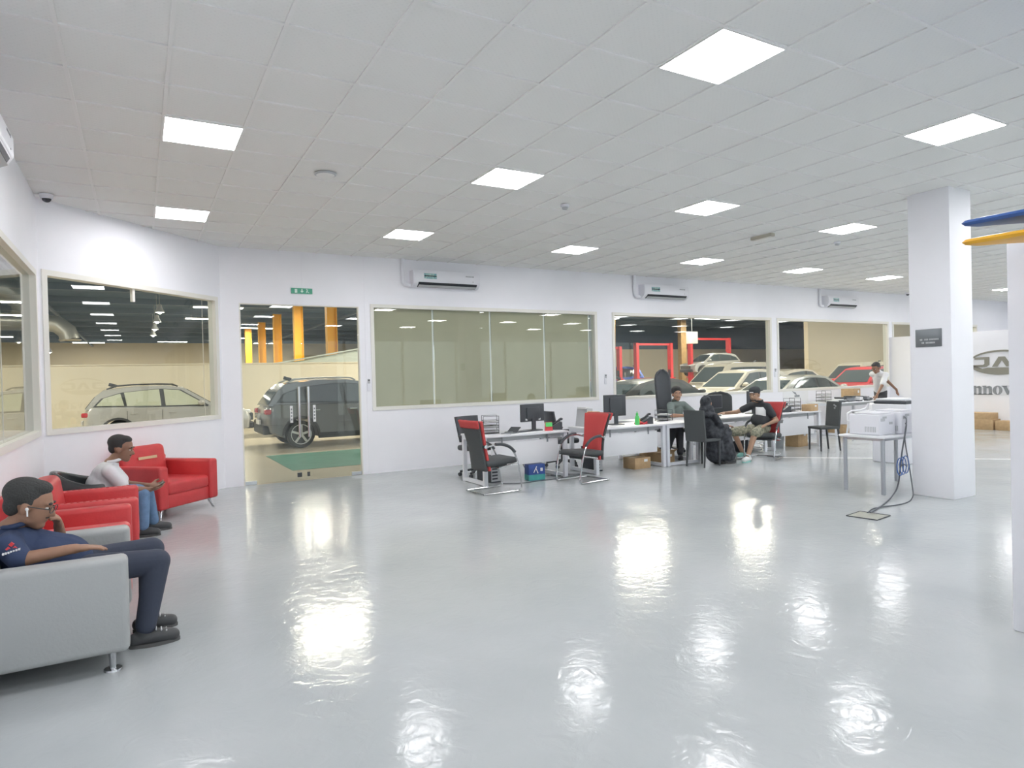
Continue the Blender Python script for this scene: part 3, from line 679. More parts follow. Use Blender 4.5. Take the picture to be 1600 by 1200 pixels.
def car(label, loc, rotz, style, pm, glass='car_glass', group=None, rails=False, hs=1.0, rear_lamp='tail_red', raised=0, hood_open=False):
    S = STY[style]; L, W = S['L'], S['W']; t = thing('car', label, 'car', (loc[0], loc[1], loc[2] if len(loc) > 2 else 0), rotz, group)
    rw = S['rw']; ra = rw+.07; zs = .27
    top = [(x*L, z*hs) for x, z in S['top']]
    bot = []
    for wx in (S['wx'][1]*L, S['wx'][0]*L):
        a0 = math.asin(max(-1, min(1, (zs-rw)/ra)))
        bot += [(wx+ra*math.cos(a0+(PI-2*a0)*k/12), rw+ra*math.sin(a0+(PI-2*a0)*k/12)) for k in range(13)]
    outline = top+bot
    m = MB(); cen = (0, .6)
    layers = [(-.5*W+.0, .05), (-.5*W+.05, .0), (-.3*W, -.0), (.3*W, -.0), (.5*W-.05, .0), (.5*W, .05)]
    rings = []
    for y, sh in layers:
        pl = []
        for i, (x, z) in enumerate(outline):
            s_ = sh if i < len(top) else sh*.2
            v = Vector((x, z)); d = Vector((0, .6))-v; v2 = v+d.normalized()*s_ if d.length > .01 else v
            # nose and tail curve inwards towards the corners
            e = max(0, abs(x)/L-.40)*abs(y/(.5*W))**2*1.0
            pl.append(m.bm.verts.new((v2.x-math.copysign(e*L*.35, x), y, v2.y)))
        rings.append(pl)
    N = len(outline)
    for A_, B_ in zip(rings, rings[1:]):
        for i in range(N): m.bm.faces.new((A_[i], A_[(i+1) % N], B_[(i+1) % N], B_[i]))
    m.bm.faces.new(rings[0]); m.bm.faces.new(rings[-1][::-1])
    body = m.build('body', pm, t, angle=40)
    # cabin
    zb = S['belt']*hs; zt = max(z for x, z in S['cab'])*hs; k = .30
    def yside(z): return .485*W-.015-max(0, z-zb)*k
    cab = [(x*L, z*hs) for x, z in S['cab']]
    m = MB(); R4 = []
    for s_ in (-1, -.55, .55, 1):
        R4.append([m.bm.verts.new((x, s_*yside(z), z+(.02 if abs(s_) < .9 and z > zt-.12 else 0))) for x, z in cab])
    for A_, B_ in zip(R4, R4[1:]):
        for i in range(len(cab)): m.bm.faces.new((A_[i], A_[(i+1) % len(cab)], B_[(i+1) % len(cab)], B_[i]))
    m.bm.faces.new(R4[0]); m.bm.faces.new(R4[-1][::-1]); cabin = m.build('cabin', pm, t, angle=30)
    for s_ in (-1, 1):
        # dark window surround, then each pane
        allp = [p for w_ in S['win'] for p in w_]
        ups = [p for w_ in S['win'] for p in w_[1:-1]]; ring_ = [S['win'][0][0]]+ups+[S['win'][-1][-1]]; cxw = sum(p[0] for p in ring_)/len(ring_); czw = sum(p[1] for p in ring_)/len(ring_)
        m = MB(); m.prism([((cxw+(x-cxw)*1.06)*L, (czw+(z-czw)*1.10)*hs) for x, z in ring_], 0, .004, fn=lambda u, v, q: Vector((u, s_*(yside(v)+.002+q), v))); m.build('window_surround', 'trim_black', cabin, smooth=False)
        for w_ in S['win']:
            m = MB(); m.prism([(x*L, z*hs) for x, z in w_], 0, .012, fn=lambda u, v, q: Vector((u, s_*(yside(v)+.002+q), v))); m.build('side_window', glass, cabin, smooth=False)
        lo = min(p[1] for p in allp)*hs
        m = MB(); x0 = min(p[0] for p in allp)*L; x1 = max(p[0] for p in allp)*L
        m.prism([(x0-.03, lo-.05), (x1+.06, lo-.06), (x1+.04, lo-.02), (x0-.02, lo-.01)], 0, .008, fn=lambda u, v, q: Vector((u, s_*(yside(v)+.003+q), v))); m.build('window_trim', 'trim_black', cabin, smooth=False)
        for wx in S['wx']:
            # arch trim and sill
            m = MB(); arcp = [(wx*L+(ra+.05)*math.cos(a), rw+(ra+.05)*math.sin(a)) for a in [PI*j/12 for j in range(13)]]+[(wx*L+(ra-.01)*math.cos(a), rw+(ra-.01)*math.sin(a)) for a in [PI-PI*j/12 for j in range(13)]]
            m.prism(arcp, s_*(.5*W-.035), s_*(.5*W+.012), 'xz'); m.build('arch_trim', 'trim_black' if style != 'sedan' else pm, t)
        m = MB(); m.bx(S['wx'][0]*L+ra, S['wx'][1]*L-ra, s_*(.5*W-.04), s_*(.5*W+.01), .22, .36, .015); m.build('sill', 'trim_black', t)
        for q in (-.235, -.02): m = MB(); m.bx(q*L, q*L+.19, s_*(.5*W-.03), s_*(.5*W+.02), zb-.15, zb-.12, .008); m.build('door_handle', 'chrome' if pm == 'paint_grey' else pm, t)
        m = MB(); m.ell((.17*L, s_*(.5*W+.06), zb+.10), (.09, .12, .075)); m.bx(.165*L, .19*L, s_*(.5*W-.08), s_*(.5*W+.02), zb+.03, zb+.09); m.build('mirror', pm, t)
        m = MB(); m.bx(-.5*L+.03, -.5*L+.26, s_*(.5*W-.30), s_*(.5*W-.035), zb-.20, zb-.08, .03, 3); m.build('tail_light', rear_lamp, t)
        m = MB(); m.bx(.5*L-.40, .5*L-.1, s_*(.5*W-.42), s_*(.5*W-.1), zb-.27, zb-.16, .03, 3); m.build('headlight', 'lamp_clear', t)
        # door shut lines
        for q in (-.055, .19, -.25): MB().bx(q*L-.006, q*L+.006, s_*(.5*W-.02), s_*(.5*W+.0015), .40, zb-.06).build('door_gap', 'trim_black', t, smooth=False)
        if rails:
            m = MB(); m.tube([(-.36*L, s_*.55, zt-.06), (-.3*L, s_*.56, zt+.05), (.0, s_*.56, zt+.06), (.04*L, s_*.56, zt-.02)], .02, 8, smooth=1); m.build('roof_rail', 'trim_black' if pm != 'paint_grey' else 'paint_silver', t)
    # windscreens from the cabin outline
    def screen(name, a, b, out):
        a, b = Vector(a), Vector(b); d = (b-a); n_ = Vector((d.y, -d.x)).normalized()*out; a2 = a+d*.08+n_*.012; b2 = a+d*.9+n_*.012
        m = MB(); v = []
        for p in (a2, b2):
            yy = yside(p.y)-.10; v.append((m.bm.verts.new((p.x, -yy, p.y)), m.bm.verts.new((p.x, yy, p.y))))
        m.bm.faces.new((v[0][0], v[0][1], v[1][1], v[1][0])); o = m.build(name, glass if glass != 'car_glass_pale' else 'car_glass', cabin, smooth=False)
        md = o.modifiers.new('s', 'SOLIDIFY'); md.thickness = .012; md.offset = 0
    screen('windscreen', cab[-1], cab[-2], 1); screen('rear_window', cab[0], cab[1], -1)
    m = MB(); m.bx(-.5*L-.01, -.5*L+.25, -.40*W, .40*W, .36, .58, .05, 3); m.build('rear_bumper', 'trim_black' if style != 'sedan' else pm, t)
    m = MB(); m.bx(.5*L-.25, .5*L+.01, -.38*W, .38*W, .30, .50, .05, 3); m.build('front_bumper', 'trim_black' if style != 'sedan' else pm, t)
    g = m = MB(); m.bx(.5*L-.06, .5*L+.004, -.30*W, .30*W, .54, .76, .02); gr = m.build('grille', 'trim_black', t)
    for j in range(4): MB().bx(.5*L-.02, .5*L+.012, -.28*W, .28*W, .56+.05*j, .575+.05*j).build('grille_bar', 'chrome', gr, smooth=False)
    MB().bx(-.5*L-.016, -.5*L+.02, -.26, .26, .60, .71).build('number_plate', 'plate_white', t, smooth=False)
    MB().box((-.33*L, 0, zt+.05), (.2, .03, .09), (0, .3, 0), .012).build('antenna_fin', 'trim_black', t)
    for wx in S['wx']:
        for s_ in (-1, 1):
            c = (wx*L, s_*(.5*W-.12), rw)
            w1 = MB().lathe([(rw-.09, -.10), (rw-.02, -.11), (rw, -.07), (rw, .07), (rw-.02, .11), (rw-.09, .10)], (0, 0, 0), 28, 'y', False).build('wheel', 'tyre', t, loc=c)
            rr = rw-.085
            m = MB(); m.lathe([(rr-.02, .02*s_), (rr, .03*s_), (rr+.005, .095*s_), (rr-.02, .098*s_)], (0, 0, 0), 24, 'y', False)
            for j in range(5):
                a = 2*PI*j/5+.3; m.box((math.cos(a)*rr*.52, .085*s_, math.sin(a)*rr*.52), (rr*.98, .02, .055), (0, -a, 0))
            m.cyl((0, .06*s_, 0), (0, .1*s_, 0), .05, n=12); m.build('rim', 'rim', w1)
            MB().lathe([(.001, .0), (rr, .0), (rr, .02*s_), (.001, .02*s_)], (0, 0, 0), 20, 'y').build('brake_disc', 'trim_black', w1)
    return t
car('white SUV with black wheel arches parked behind the corner window', (.80, 21.6, 0), 0, 'suv', 'paint_white', 'car_glass_pale', 'cars parked in the workshop', rails=True, hs=1.0)
car('dark grey SUV with roof rails parked behind the glass door', (4.78, 17.6, 0), 0.0, 'suv', 'paint_grey', 'car_glass', 'cars parked in the workshop', rails=True, hs=1.03)
car('white SUV with chrome grille half hidden behind the dark grey SUV', (5.35, 21.6, 0), PI, 'suv', 'paint_white', 'car_glass', 'cars parked in the workshop')
car('pale SUV far away behind the left wall window', (-7.4, 21, 0), 2.4, 'suv', 'paint_silver', 'car_glass', 'cars parked in the workshop')
car('white hatchback glimpsed at the edge of the left wall window', (-6.2, 15.0, 0), 0.3, 'hatch', 'paint_white', 'car_glass', 'cars parked in the workshop')
# right hand bays
car('black sedan close to the lift window behind the green shirted man', (13.55, 14.9, 0), .0, 'sedan', 'paint_black', 'car_glass', 'cars parked in the workshop', hs=1.02)
car('dark sedan at the left edge of the lift window', (8.7, 13.3, 0), .0, 'sedan', 'paint_black', 'car_glass', 'cars parked in the workshop', hs=.98)
car('white SUV with dark windows in the right half of the lift window', (19.6, 17.2, 0), PI, 'suv', 'paint_cream', 'car_glass', 'cars parked in the workshop', hs=1.03)
car('tall cream van behind the white SUV in the lift window', (24.0, 21.5, 0), PI, 'van', 'paint_cream', 'car_glass', 'cars parked in the workshop', hs=1.04)
car('silver SUV raised on the red lift', (36.35, 34.5, 1.38), 3.0, 'suv', 'paint_silver', 'car_glass', 'cars parked in the workshop')
car('small blue car parked left of the red lifts', (30.4, 38.0, 0), 2.6, 'hatch', 'paint_blue', 'car_glass', 'cars parked in the workshop', hs=1.35)
car('white sedan nearest the window left of the red hatchback', (19.2, 14.2, 0), 0, 'sedan', 'paint_white', 'car_glass', 'cars parked in the workshop', hs=1.0)
car('cream SUV whose windscreen slopes towards the red hatchback', (25.6, 19.3, 0), 0, 'suv', 'paint_cream', 'car_glass', 'cars parked in the workshop', hs=1.02)
car('red hatchback parked behind the standing man', (25.9, 16.2, 0), PI, 'hatch', 'paint_red', 'car_glass', 'cars parked in the workshop', hs=1.03)
car('white van in front of the tan wall, nearer the lift window', (33.6, 21.2, 0), PI, 'van', 'paint_cream', 'car_glass', 'cars parked in the workshop')
car('white van in front of the tan wall, behind the red hatchback', (38.8, 22.4, 0), 0, 'van', 'paint_cream', 'car_glass', 'cars parked in the workshop')
# ------------------------------------------------------------------ sofas
def armchair(label, loc, rotz, mm, wd=1.05, dp=.86, arm=.15, ah=.65, bh=.80, foot='disc', group=None, slope=0):
    """local: +x is the front, y across, origin at floor centre"""
    t = thing('armchair', label, 'armchair', loc, rotz, group)
    x0, x1 = -dp/2, dp/2
    for s in (-1, 1):
        m = MB(); a, b = s*(wd/2-arm), s*wd/2
        m.box(((x0+x1)/2, (a+b)/2, (.12+ah)/2), (dp, arm, ah-.12), None, .035, 4); m.build('arm', mm, t, angle=60)
    m = MB(); m.box((.0, 0, .205), (dp-.06, wd-2*arm+.01, .17), None, .02, 2); m.build('seat_base', mm, t, angle=60)
    m = MB(); m.box((.08, 0, .36), (dp-.18, wd-2*arm-.005, .16), None, .045, 4); m.build('seat_cushion', mm, t, angle=60)
    m = MB(); m.box((x0+.12, 0, (.3+bh)/2), (.2, wd-2*arm-.005, bh-.28), (0, -.14, 0), .07, 5); m.build('backrest', mm, t, angle=60)
    m = MB(); m.box((x0+.035, 0, .42), (.07, wd-.04, .56), None, .03, 3); m.build('back_panel', mm, t, angle=60)
    for sx in (-1, 1):
        for sy in (-1, 1):
            bx_, by_ = sx*(dp/2-.09), sy*(wd/2-.1)
            if foot == 'disc':
                m = MB(); m.lathe([(.032, .13), (.022, .10), (.017, .03), (.018, .012), (.046, .010), (.048, .0), (.001, .0)], (bx_, by_, 0), 18)
            else:
                m = MB(); m.cyl((bx_, by_, .13), (bx_+sx*.04, by_+sy*.05, 0), .022, .012)
            m.build('leg', 'chrome', t)
    return t
grey = armchair('grey leather armchair in front, with the man in navy', (-.50, 4.82, 0), 0, 'grey_leather', wd=1.06, dp=.84, ah=.655, bh=.78)
r1 = armchair('red leather armchair next to the grey armchair', (-.49, 5.98, 0), 0, 'red_leather', wd=1.02, dp=.82, ah=.63, bh=.86, group='red leather armchairs')
r2 = armchair('red leather armchair between the other red one and the black tub chair', (-.44, 7.17, 0), 0, 'red_leather', wd=.98, dp=.82, ah=.63, bh=.80, group='red leather armchairs')
r3 = armchair('red leather armchair standing across the corner under the window', (.23, 9.53, 0), -PI/4, 'red_leather', wd=1.0, dp=.88, ah=.64, bh=.84, foot='slant', group='red leather armchairs')
m = MB(); m.box((-.215, .0, .70), (.005, .30, .035), (0, -.14, 0)); m.build('tape_strip', 'tape', r3, smooth=False)
# navy / stitched ridge on the arms of the second red chair
for s in (-1, 1):
    m = MB()
    for k in range(16): m.box((-.36+.046*k, s*.415, .631), (.02, .012, .006), (0, 0, .5*s))
    m.build('stitching', 'red_leather', r2)
# black tub chair
t = thing('tub_chair', 'black leather tub chair under the man in white', 'chair', (-.42, 8.22, 0))
def tub(u, v):
    a = PI*.42+(2*PI-.84*PI)*u; r = .37+.035*math.sin(v*PI)
    h = .64+.13*max(0, -math.cos(a))**1.5
    z = .14+(h-.14)*v
    return Vector((r*math.cos(a)*(1+.08*v), r*math.sin(a)*1.0, z))
m = MB(); m.grid(tub, 36, 8); o = m.build('shell', 'black_leather', t, angle=80); md = o.modifiers.new('s', 'SOLIDIFY'); md.thickness = .07; md.offset = -1; bv = o.modifiers.new('b', 'BEVEL'); bv.width = .025; bv.segments = 3
m = MB(); m.lathe([(.001, .16), (.28, .16), (.30, .2), (.30, .38), (.27, .42), (.001, .43)], (.03, 0, 0), 28); m.build('seat', 'black_leather', t)
for a in (.8, 2.4, 3.9, 5.4): MB().cyl((.24*math.cos(a), .24*math.sin(a), .17), (.27*math.cos(a), .27*math.sin(a), 0), .02, .015).build('leg', 'chrome', t)

# ------------------------------------------------------------------ desks
def desk(label, loc, rotz, wd, dp=.75, h=.745, panel=True, group='white office desks', beam=True):
    """local: x along the desk from 0 to wd, y 0 (visitor side) to dp; O-frame legs at both ends"""
    t = thing('desk', label, 'desk', loc, rotz, group)
    MB().bx(-.01, wd+.01, -.02, dp+.02, h-.028, h, .003).build('top', 'white_lam', t)
    for x in (0.03, wd-.03):
        m = MB(); a = .03
        m.bx(x-a, x+a, 0, .055, 0, h-.03); m.bx(x-a, x+a, dp-.055, dp, 0, h-.03); m.bx(x-a, x+a, .055, dp-.055, .01, .06); m.bx(x-a, x+a, .055, dp-.055, h-.085, h-.03)
        lf = m.build('leg_frame', 'white_metal', t, smooth=False)
        for yy in (.03, dp-.03): MB().cyl((x, yy, -.0), (x, yy, .012), .02, n=10).build('foot_pad', 'black_metal', lf)
    if beam: MB().bx(.06, wd-.06, .10, .16, h-.10, h-.03).build('beam', 'light_grey', t, smooth=False)
    if panel:
        MB().bx(.16, wd-.14, .06, .078, .27, h-.11, .002).build('modesty_panel', 'white_lam', t)
        for x in (.34, wd-.34): MB().bx(x-.012, x+.012, .05, .06, h-.16, h-.03).build('panel_bracket', 'mid_grey', t, smooth=False)
    return t
D1 = desk('white desk nearest the glass door with a monitor and letter tray', (4.42, 8.66, 0), 0, 1.5)
D2 = desk('white desk with the green bottle and a monitor', (6.40, 8.55, 0), 0, 1.5)
D3 = desk('white desk end-on with the man in green behind it', (8.72, 8.55, 0), PI/2, 1.35, .78, panel=False, beam=False)
D4 = desk('white desk the man in the cap leans on', (8.78, 8.85, 0), 0, 2.08)
D5 = desk('white desk beside the empty black dining chair', (11.05, 8.85, 0), 0, 1.5)
D6 = desk('white desk piled with folders in front of the standing man', (14.65, 9.9, 0), 0, 1.9, .8, h=.80, panel=False)

# ------------------------------------------------------------------ chairs
def visitor_chair(label, loc, rotz, group='cantilever visitor chairs'):
    """local +x front; chrome cantilever frame, flared back"""
    t = thing('visitor_chair', label, 'chair', loc, rotz, group)
    for s in (-1, 1):
        pts = [(-.30, s*.24, .012), (.27, s*.26, .012), (.31, s*.265, .03), (.31, s*.27, .09), (.25, s*.28, .42), (.17, s*.285, .60), (.02, s*.28, .68), (-.14, s*.27, .685), (-.22, s*.24, .66)]
        MB().tube(pts, .0125, 10, smooth=2).build('frame_tube', 'chrome', t)
        MB().tube([(.20, s*.285, .565), (.12, s*.288, .645), (.0, s*.288, .692), (-.12, s*.282, .698)], .021, 10, smooth=2).build('armrest_pad', 'dark_plastic', t)
    MB().cyl((-.30, -.24, .012), (-.30, .24, .012), .0125, n=10).build('rear_bar', 'chrome', t)
    MB().cyl((-.05, -.27, .36), (-.05, .27, .36), .0125, n=10).build('cross_bar', 'chrome', t)
    for s in (-1, 1): MB().cyl((-.05, s*.27, .36), (.245, s*.28, .42), .0125, n=10).build('seat_bar', 'chrome', t)
    m = MB(); m.box((.02, 0, .435), (.50, .49, .085), (0, -.05, 0), .04, 4); m.box((-.03, 0, .38), (.34, .36, .06), (0, .05, 0), .028, 3); m.build('seat', 'dark_fabric', t, angle=60)
    # back: waisted outline, leaning
    def back(front):
        def fn(u, v):
            z = .32+.70*v; wv = .175+.05*abs(v-.42)**1.2*2.0+.03*v
            y = (u*2-1)*wv; x = -.21-.13*v-.06*(v-.35)**2+.035*(u*2-1)**2*(1 if front else .6)
            return Vector((x+(.022 if front else -.022), y, z))
        return fn
    m = MB(); m.grid(back(True), 12, 16); o = m.build('back_pad', 'red_fabric', t, angle=80); md = o.modifiers.new('s', 'SOLIDIFY'); md.thickness = .04; md.offset = 0; bv = o.modifiers.new('b', 'BEVEL'); bv.width = .012; bv.segments = 2
    m = MB(); m.grid(back(False), 12, 16); o = m.build('back_shell', 'dark_fabric', t, angle=80); md = o.modifiers.new('s', 'SOLIDIFY'); md.thickness = .03; md.offset = 0
    bk = back(False)
    m = MB(); m.grid(lambda u, v: bk(u, .86+.15*v)+Vector((-.02, (u*2-1)*.012, 0)), 12, 5); o = m.build('head_cap', 'red_fabric', t, angle=80); md = o.modifiers.new('s', 'SOLIDIFY'); md.thickness = .03; md.offset = 0
    for s in (-1, 1): MB().cyl((-.245, s*.16, .665), (-.245, s*.245, .665), .026, n=12).build('bolt_cover', 'chrome', t)
    return t
visitor_chair('red and grey visitor chair showing its back, at the desk nearest the door', (4.36, 8.27, 0), .05)
visitor_chair('red and grey visitor chair showing its red front, between the first two desks', (5.90, 8.22, 0), PI+.12)
visitor_chair('red visitor chair the man in the cap sits on', (10.02, 8.22, 0), PI+.35)

def task_chair(label, loc, rotz, bh=1.1, round_top=False, bw=.24, group='black swivel chairs', mm='dark_plastic'):
    t = thing('office_chair', label, 'chair', loc, rotz, group)
    for k in range(5):
        a = 2*PI*k/5+.2; e = (.29*math.cos(a), .29*math.sin(a))
        MB().tube([(0, 0, .12), (e[0], e[1], .075)], .02, 8).build('base_arm', 'dark_plastic', t); MB().cyl((e[0], e[1]-.02, .03), (e[0], e[1]+.02, .03), .03, n=12).build('caster', 'dark_plastic', t)
    MB().cyl((0, 0, .1), (0, 0, .42), .028).build('gas_column', 'black_metal', t)
    MB().box((0, 0, .47), (.48, .48, .09), None, .04, 4).build('seat', mm, t, angle=60)
    def fn(u, v):
        y = (u*2-1); z = .56+(bh-.56)*v
        wv = bw*(1-.12*(1-v))
        if round_top and v > .8: wv *= math.sqrt(max(.02, 1-((v-.8)/.2)**2))
        return Vector((-.22-.09*v+.05*y*y, y*wv, z))
    m = MB(); m.grid(fn, 12, 20); o = m.build('backrest', mm, t, angle=80); md = o.modifiers.new('s', 'SOLIDIFY'); md.thickness = .035; md.offset = 0
    MB().tube([(-.05, 0, .43), (-.25, 0, .45), (-.28, 0, .7)], .02, 8, smooth=1).build('back_bar', 'black_metal', t)
    for s in (-1, 1): MB().tube([(-.05, s*.25, .45), (-.02, s*.28, .62), (-.12, s*.28, .67), (.15, s*.28, .67)], .018, 8).build('armrest', 'dark_plastic', t)
    return t
task_chair('black swivel chair behind the desk nearest the door', (4.85, 9.75, 0), -1.35, .98)
task_chair('black swivel chair seen edge-on behind the red fronted chair', (6.55, 9.75, 0), -.15, 1.0)
task_chair('tall round-topped black office chair of the man in green', (9.36, 9.98, 0), -1.75, 1.70, True, .19)
task_chair('wide black executive chair behind the man in the cap', (10.75, 9.85, 0), -2.0, 1.19, True, .30, mm='black_leather')

def dining_chair(label, loc, rotz, group='black dining chairs'):
    t = thing('dining_chair', label, 'chair', loc, rotz, group)
    MB().box((0, 0, .455), (.43, .42, .05), None, .015, 2).build('seat', 'dark_fabric', t)
    m = MB(); m.prism([(-.215, .44), (-.18, .44), (-.225, .97), (-.265, .97)], -.205, .205, fn=lambda u, v, s: Vector((u, s, v))); m.build('backrest', 'dark_fabric', t)
    for sx in (-1, 1):
        for sy in (-1, 1): m = MB(); m.cyl((sx*.19, sy*.18, .44), (sx*.19-(.04 if sx < 0 else 0), sy*.185, 0), .024, .016, 8); m.build('leg', 'black_metal', t)
    return t
dining_chair('black dining chair under the woman in black', (8.48, 8.24, 0), .12)
dining_chair('empty black dining chair with dusty marks on its back', (11.90, 8.33, 0), PI-.35)
bc = [o for o in bpy.data.objects if o.get('label', '').startswith('empty black dining')][0]
for k, (y, z) in enumerate(((.05, .9), (.09, .88), (.06, .84))): MB().ell((-.19+.03*k*0-.022+(0.9-z)*.0, y, z), (.003, .03, .018)).build('dust_mark', 'mid_grey', bc)

# white plastic monobloc chair
t = thing('plastic_chair', 'white plastic garden chair in front of the folder desk', 'chair', (14.25, 9.05, 0), 2.4)
MB().box((0, 0, .42), (.44, .46, .025), None, .01).build('seat', 'white_plastic', t)
for sx in (-1, 1):
    for sy in (-1, 1): MB().cyl((sx*.18, sy*.20, .42), (sx*.24, sy*.26, 0), .03, .02, 8).build('leg', 'white_plastic', t)
for s in (-1, 1): MB().tube([(.2, s*.25, .42), (.19, s*.27, .64), (-.18, s*.26, .66), (-.24, s*.22, .8)], .022, 8, smooth=1).build('armrest', 'white_plastic', t)
m = MB(); m.grid(lambda u, v: Vector((-.2-.08*v-.03*math.sin(u*PI), (u*2-1)*(.2+.02*v), .55+.27*v)), 10, 6); o = m.build('backrest', 'white_plastic', t, angle=80); o.modifiers.new('s', 'SOLIDIFY').thickness = .02

# ------------------------------------------------------------------ things on and under the desks
def monitor(label, loc, rotz, wd=.47, h=.28, group='desktop monitors', back=True):
    """local -y is the side towards the visitor (its back)"""
    t = thing('monitor', label, 'monitor', loc, rotz, group)
    MB().bx(-wd/2, wd/2, -.02, .02, .15, .15+h, .006).build('case', 'dark_plastic', t)
    MB().bx(-wd/2+.015, wd/2-.015, .019, .022, .165, .135+h).build('screen', 'screen', t, smooth=False)
    MB().bx(-wd/2+.10, wd/2-.10, -.045, -.02, .19, .10+h, .01).build('rear_bulge', 'dark_plastic', t)
    MB().bx(-.035, .035, -.05, -.022, .015, .25).build('neck', 'dark_plastic', t, smooth=False); MB().bx(-.13, .13, -.11, .09, 0, .018, .006).build('foot', 'dark_plastic', t)
    if back:
        for x in (-wd/2+.1, wd/2-.1): MB().bx(x-.02, x+.02, -.0215, -.02, .17, .2).build('sticker', 'paper', t, smooth=False)
    return t
DZ = .745
monitor('black monitor on the desk nearest the glass door', (5.52, 9.06, DZ), .12)
monitor('black monitor behind the green bottle', (7.20, 9.05, DZ), -.1, .44, .37, back=False)
monitor('black monitor behind the man in the cap', (10.95, 9.30, DZ), .4, .46, .32, back=False)
monitor('black monitor between the man in green and the woman', (9.92, 9.36, DZ), 2.9, .40, .27, back=False)
def tray(label, loc, rotz, n=3, group='black letter trays'):
    t = thing('letter_tray', label, 'letter tray', loc, rotz, group)
    for k in range(n):
        z = .02+.075*k; MB().bx(-.16, .16, -.12, .12, z, z+.008).build('shelf', 'black_metal', t, smooth=False)
        MB().tube([(-.16, -.12, z+.03), (.16, -.12, z+.03), (.16, .12, z+.03), (-.16, .12, z+.03)], .004, 6, closed=True).build('rim_wire', 'black_metal', t)
        MB().bx(-.14, .14, -.105, .105, z+.008, z+.008+.012+.006*(k % 2)).build('papers', 'paper', t, smooth=False)
    for sx in (-1, 1): MB().tube([(sx*.13, -.12, 0), (sx*.13, -.12, .075*n+.05), (sx*.13, .12, .075*n+.05), (sx*.13, .12, 0)], .005, 6).build('side_wire', 'black_metal', t)
    return t
tray('black letter tray on the desk nearest the glass door', (4.78, 9.12, DZ), 1.2)
tray('black letter tray on the desk by the empty dining chair', (12.1, 9.2, DZ), .2)
tray('black letter tray on the desk in front of the man in green', (8.42, 9.15, DZ), .5, 2)
tray('black letter tray on the folder pile desk', (15.0, 10.48, .80), .1, 3)
def phone(label, loc, rotz, group='black desk phones'):
    t = thing('desk_phone', label, 'phone', loc, rotz, group)
    m = MB(); m.prism([(-.1, 0), (.1, 0), (.1, .03), (-.06, .13), (-.1, .12)], -.09, .09, fn=lambda u, v, s: Vector((u, s, v))); m.build('base', 'dark_plastic', t)
    m = MB(); m.tube([(.07, -.06, .07), (.0, -.06, .10), (-.08, -.06, .165)], .02, 8); m.ell((.075, -.06, .06), (.03, .025, .022)); m.ell((-.09, -.06, .165), (.03, .025, .022)); m.build('handset', 'dark_plastic', t)
    MB().box((-.02, .045, .105), (.07, .06, .004), (0, .68, 0)).build('display', 'mid_grey', t, smooth=False)
    return t
phone('black desk phone beside the red calendar card', (5.92, 8.98, DZ), 2.6)
phone('black desk phone beside the green bottle', (7.70, 8.82, DZ), 2.8)
phone('black desk phone beside the letter tray on the far desk', (11.72, 9.1, DZ), 2.8)
t = thing('desk_calendar', 'red and green card standing by the first monitor', 'calendar', (5.70, 8.86, DZ), -.3); MB().prism([(-.035, 0), (.035, 0), (0, .14)], -.06, .06, fn=lambda u, v, s: Vector((s, u, v))).build('card', 'red_plastic', t, smooth=False); MB().box((0, -.026, .10), (.11, .004, .07), (-.245, 0, 0)).build('header', 'green', t, smooth=False)
t = thing('keyboard', 'black keyboard on the desk nearest the glass door', 'keyboard', (5.18, 8.95, DZ), .2); MB().bx(-.22, .22, -.07, .07, 0, .018, .005).build('case', 'dark_plastic', t)
for r in range(4): MB().bx(-.21, .21, -.06+.03*r, -.037+.03*r, .018, .024).build('key_row', 'mid_grey', t, smooth=False)
t = thing('notebook', 'dark open notebook on the desk nearest the glass door', 'notebook', (4.98, 8.85, DZ), .5); MB().bx(-.12, .12, -.09, .09, 0, .012).build('pages', 'mid_grey', t, smooth=False); MB().box((.12, 0, .05), (.15, .18, .006), (0, -.5, 0)).build('cover', 'dark_plastic', t, smooth=False)
t = thing('spray_bottle', 'bright green plastic bottle on the second desk', 'bottle', (7.42, 8.72, DZ)); MB().lathe([(.001, 0), (.036, 0), (.04, .01), (.04, .12), (.03, .15), (.02, .16), (.02, .17), (.001, .17)]).build('body', 'green', t); MB().lathe([(.001, .165), (.023, .165), (.02, .2), (.008, .21), (.008, .23), (.001, .23)]).build('cap', 'green', t); MB().bx(.02, .0405, -.03, .03, .04, .11).build('label', 'yellow', t, smooth=False)
t = thing('cloth', 'red folded cloth lying between green bottle and phone', 'cloth', (7.57, 8.78, DZ), .2); m = MB(); m.grid(lambda u, v: Vector((-.12+.24*u, -.06+.12*v, .035+.016*math.sin(u*9)*math.sin(v*5+1))), 14, 8); o = m.build('sheet', 'red_plastic', t, angle=80); o.modifiers.new('s', 'SOLIDIFY').thickness = .022
MB().tube([(-.12, -.06, .01), (.12, -.06, .012), (.12, .06, .01), (-.12, .06, .012)], .006, 6, True).build('hem', 'red_plastic', t)
t = thing('file_rack', 'grey plastic magazine file on the second desk', 'file holder', (6.60, 9.18, DZ), .1); MB().prism([(-.05, 0), (.09, 0), (.12, .30), (.0, .31)], -.13, .13, fn=lambda u, v, s: Vector((u, s, v))).build('case', 'light_grey', t, smooth=False); MB().bx(-.02, .06, -.11, .11, .3, .33).build('papers', 'paper', t, smooth=False)
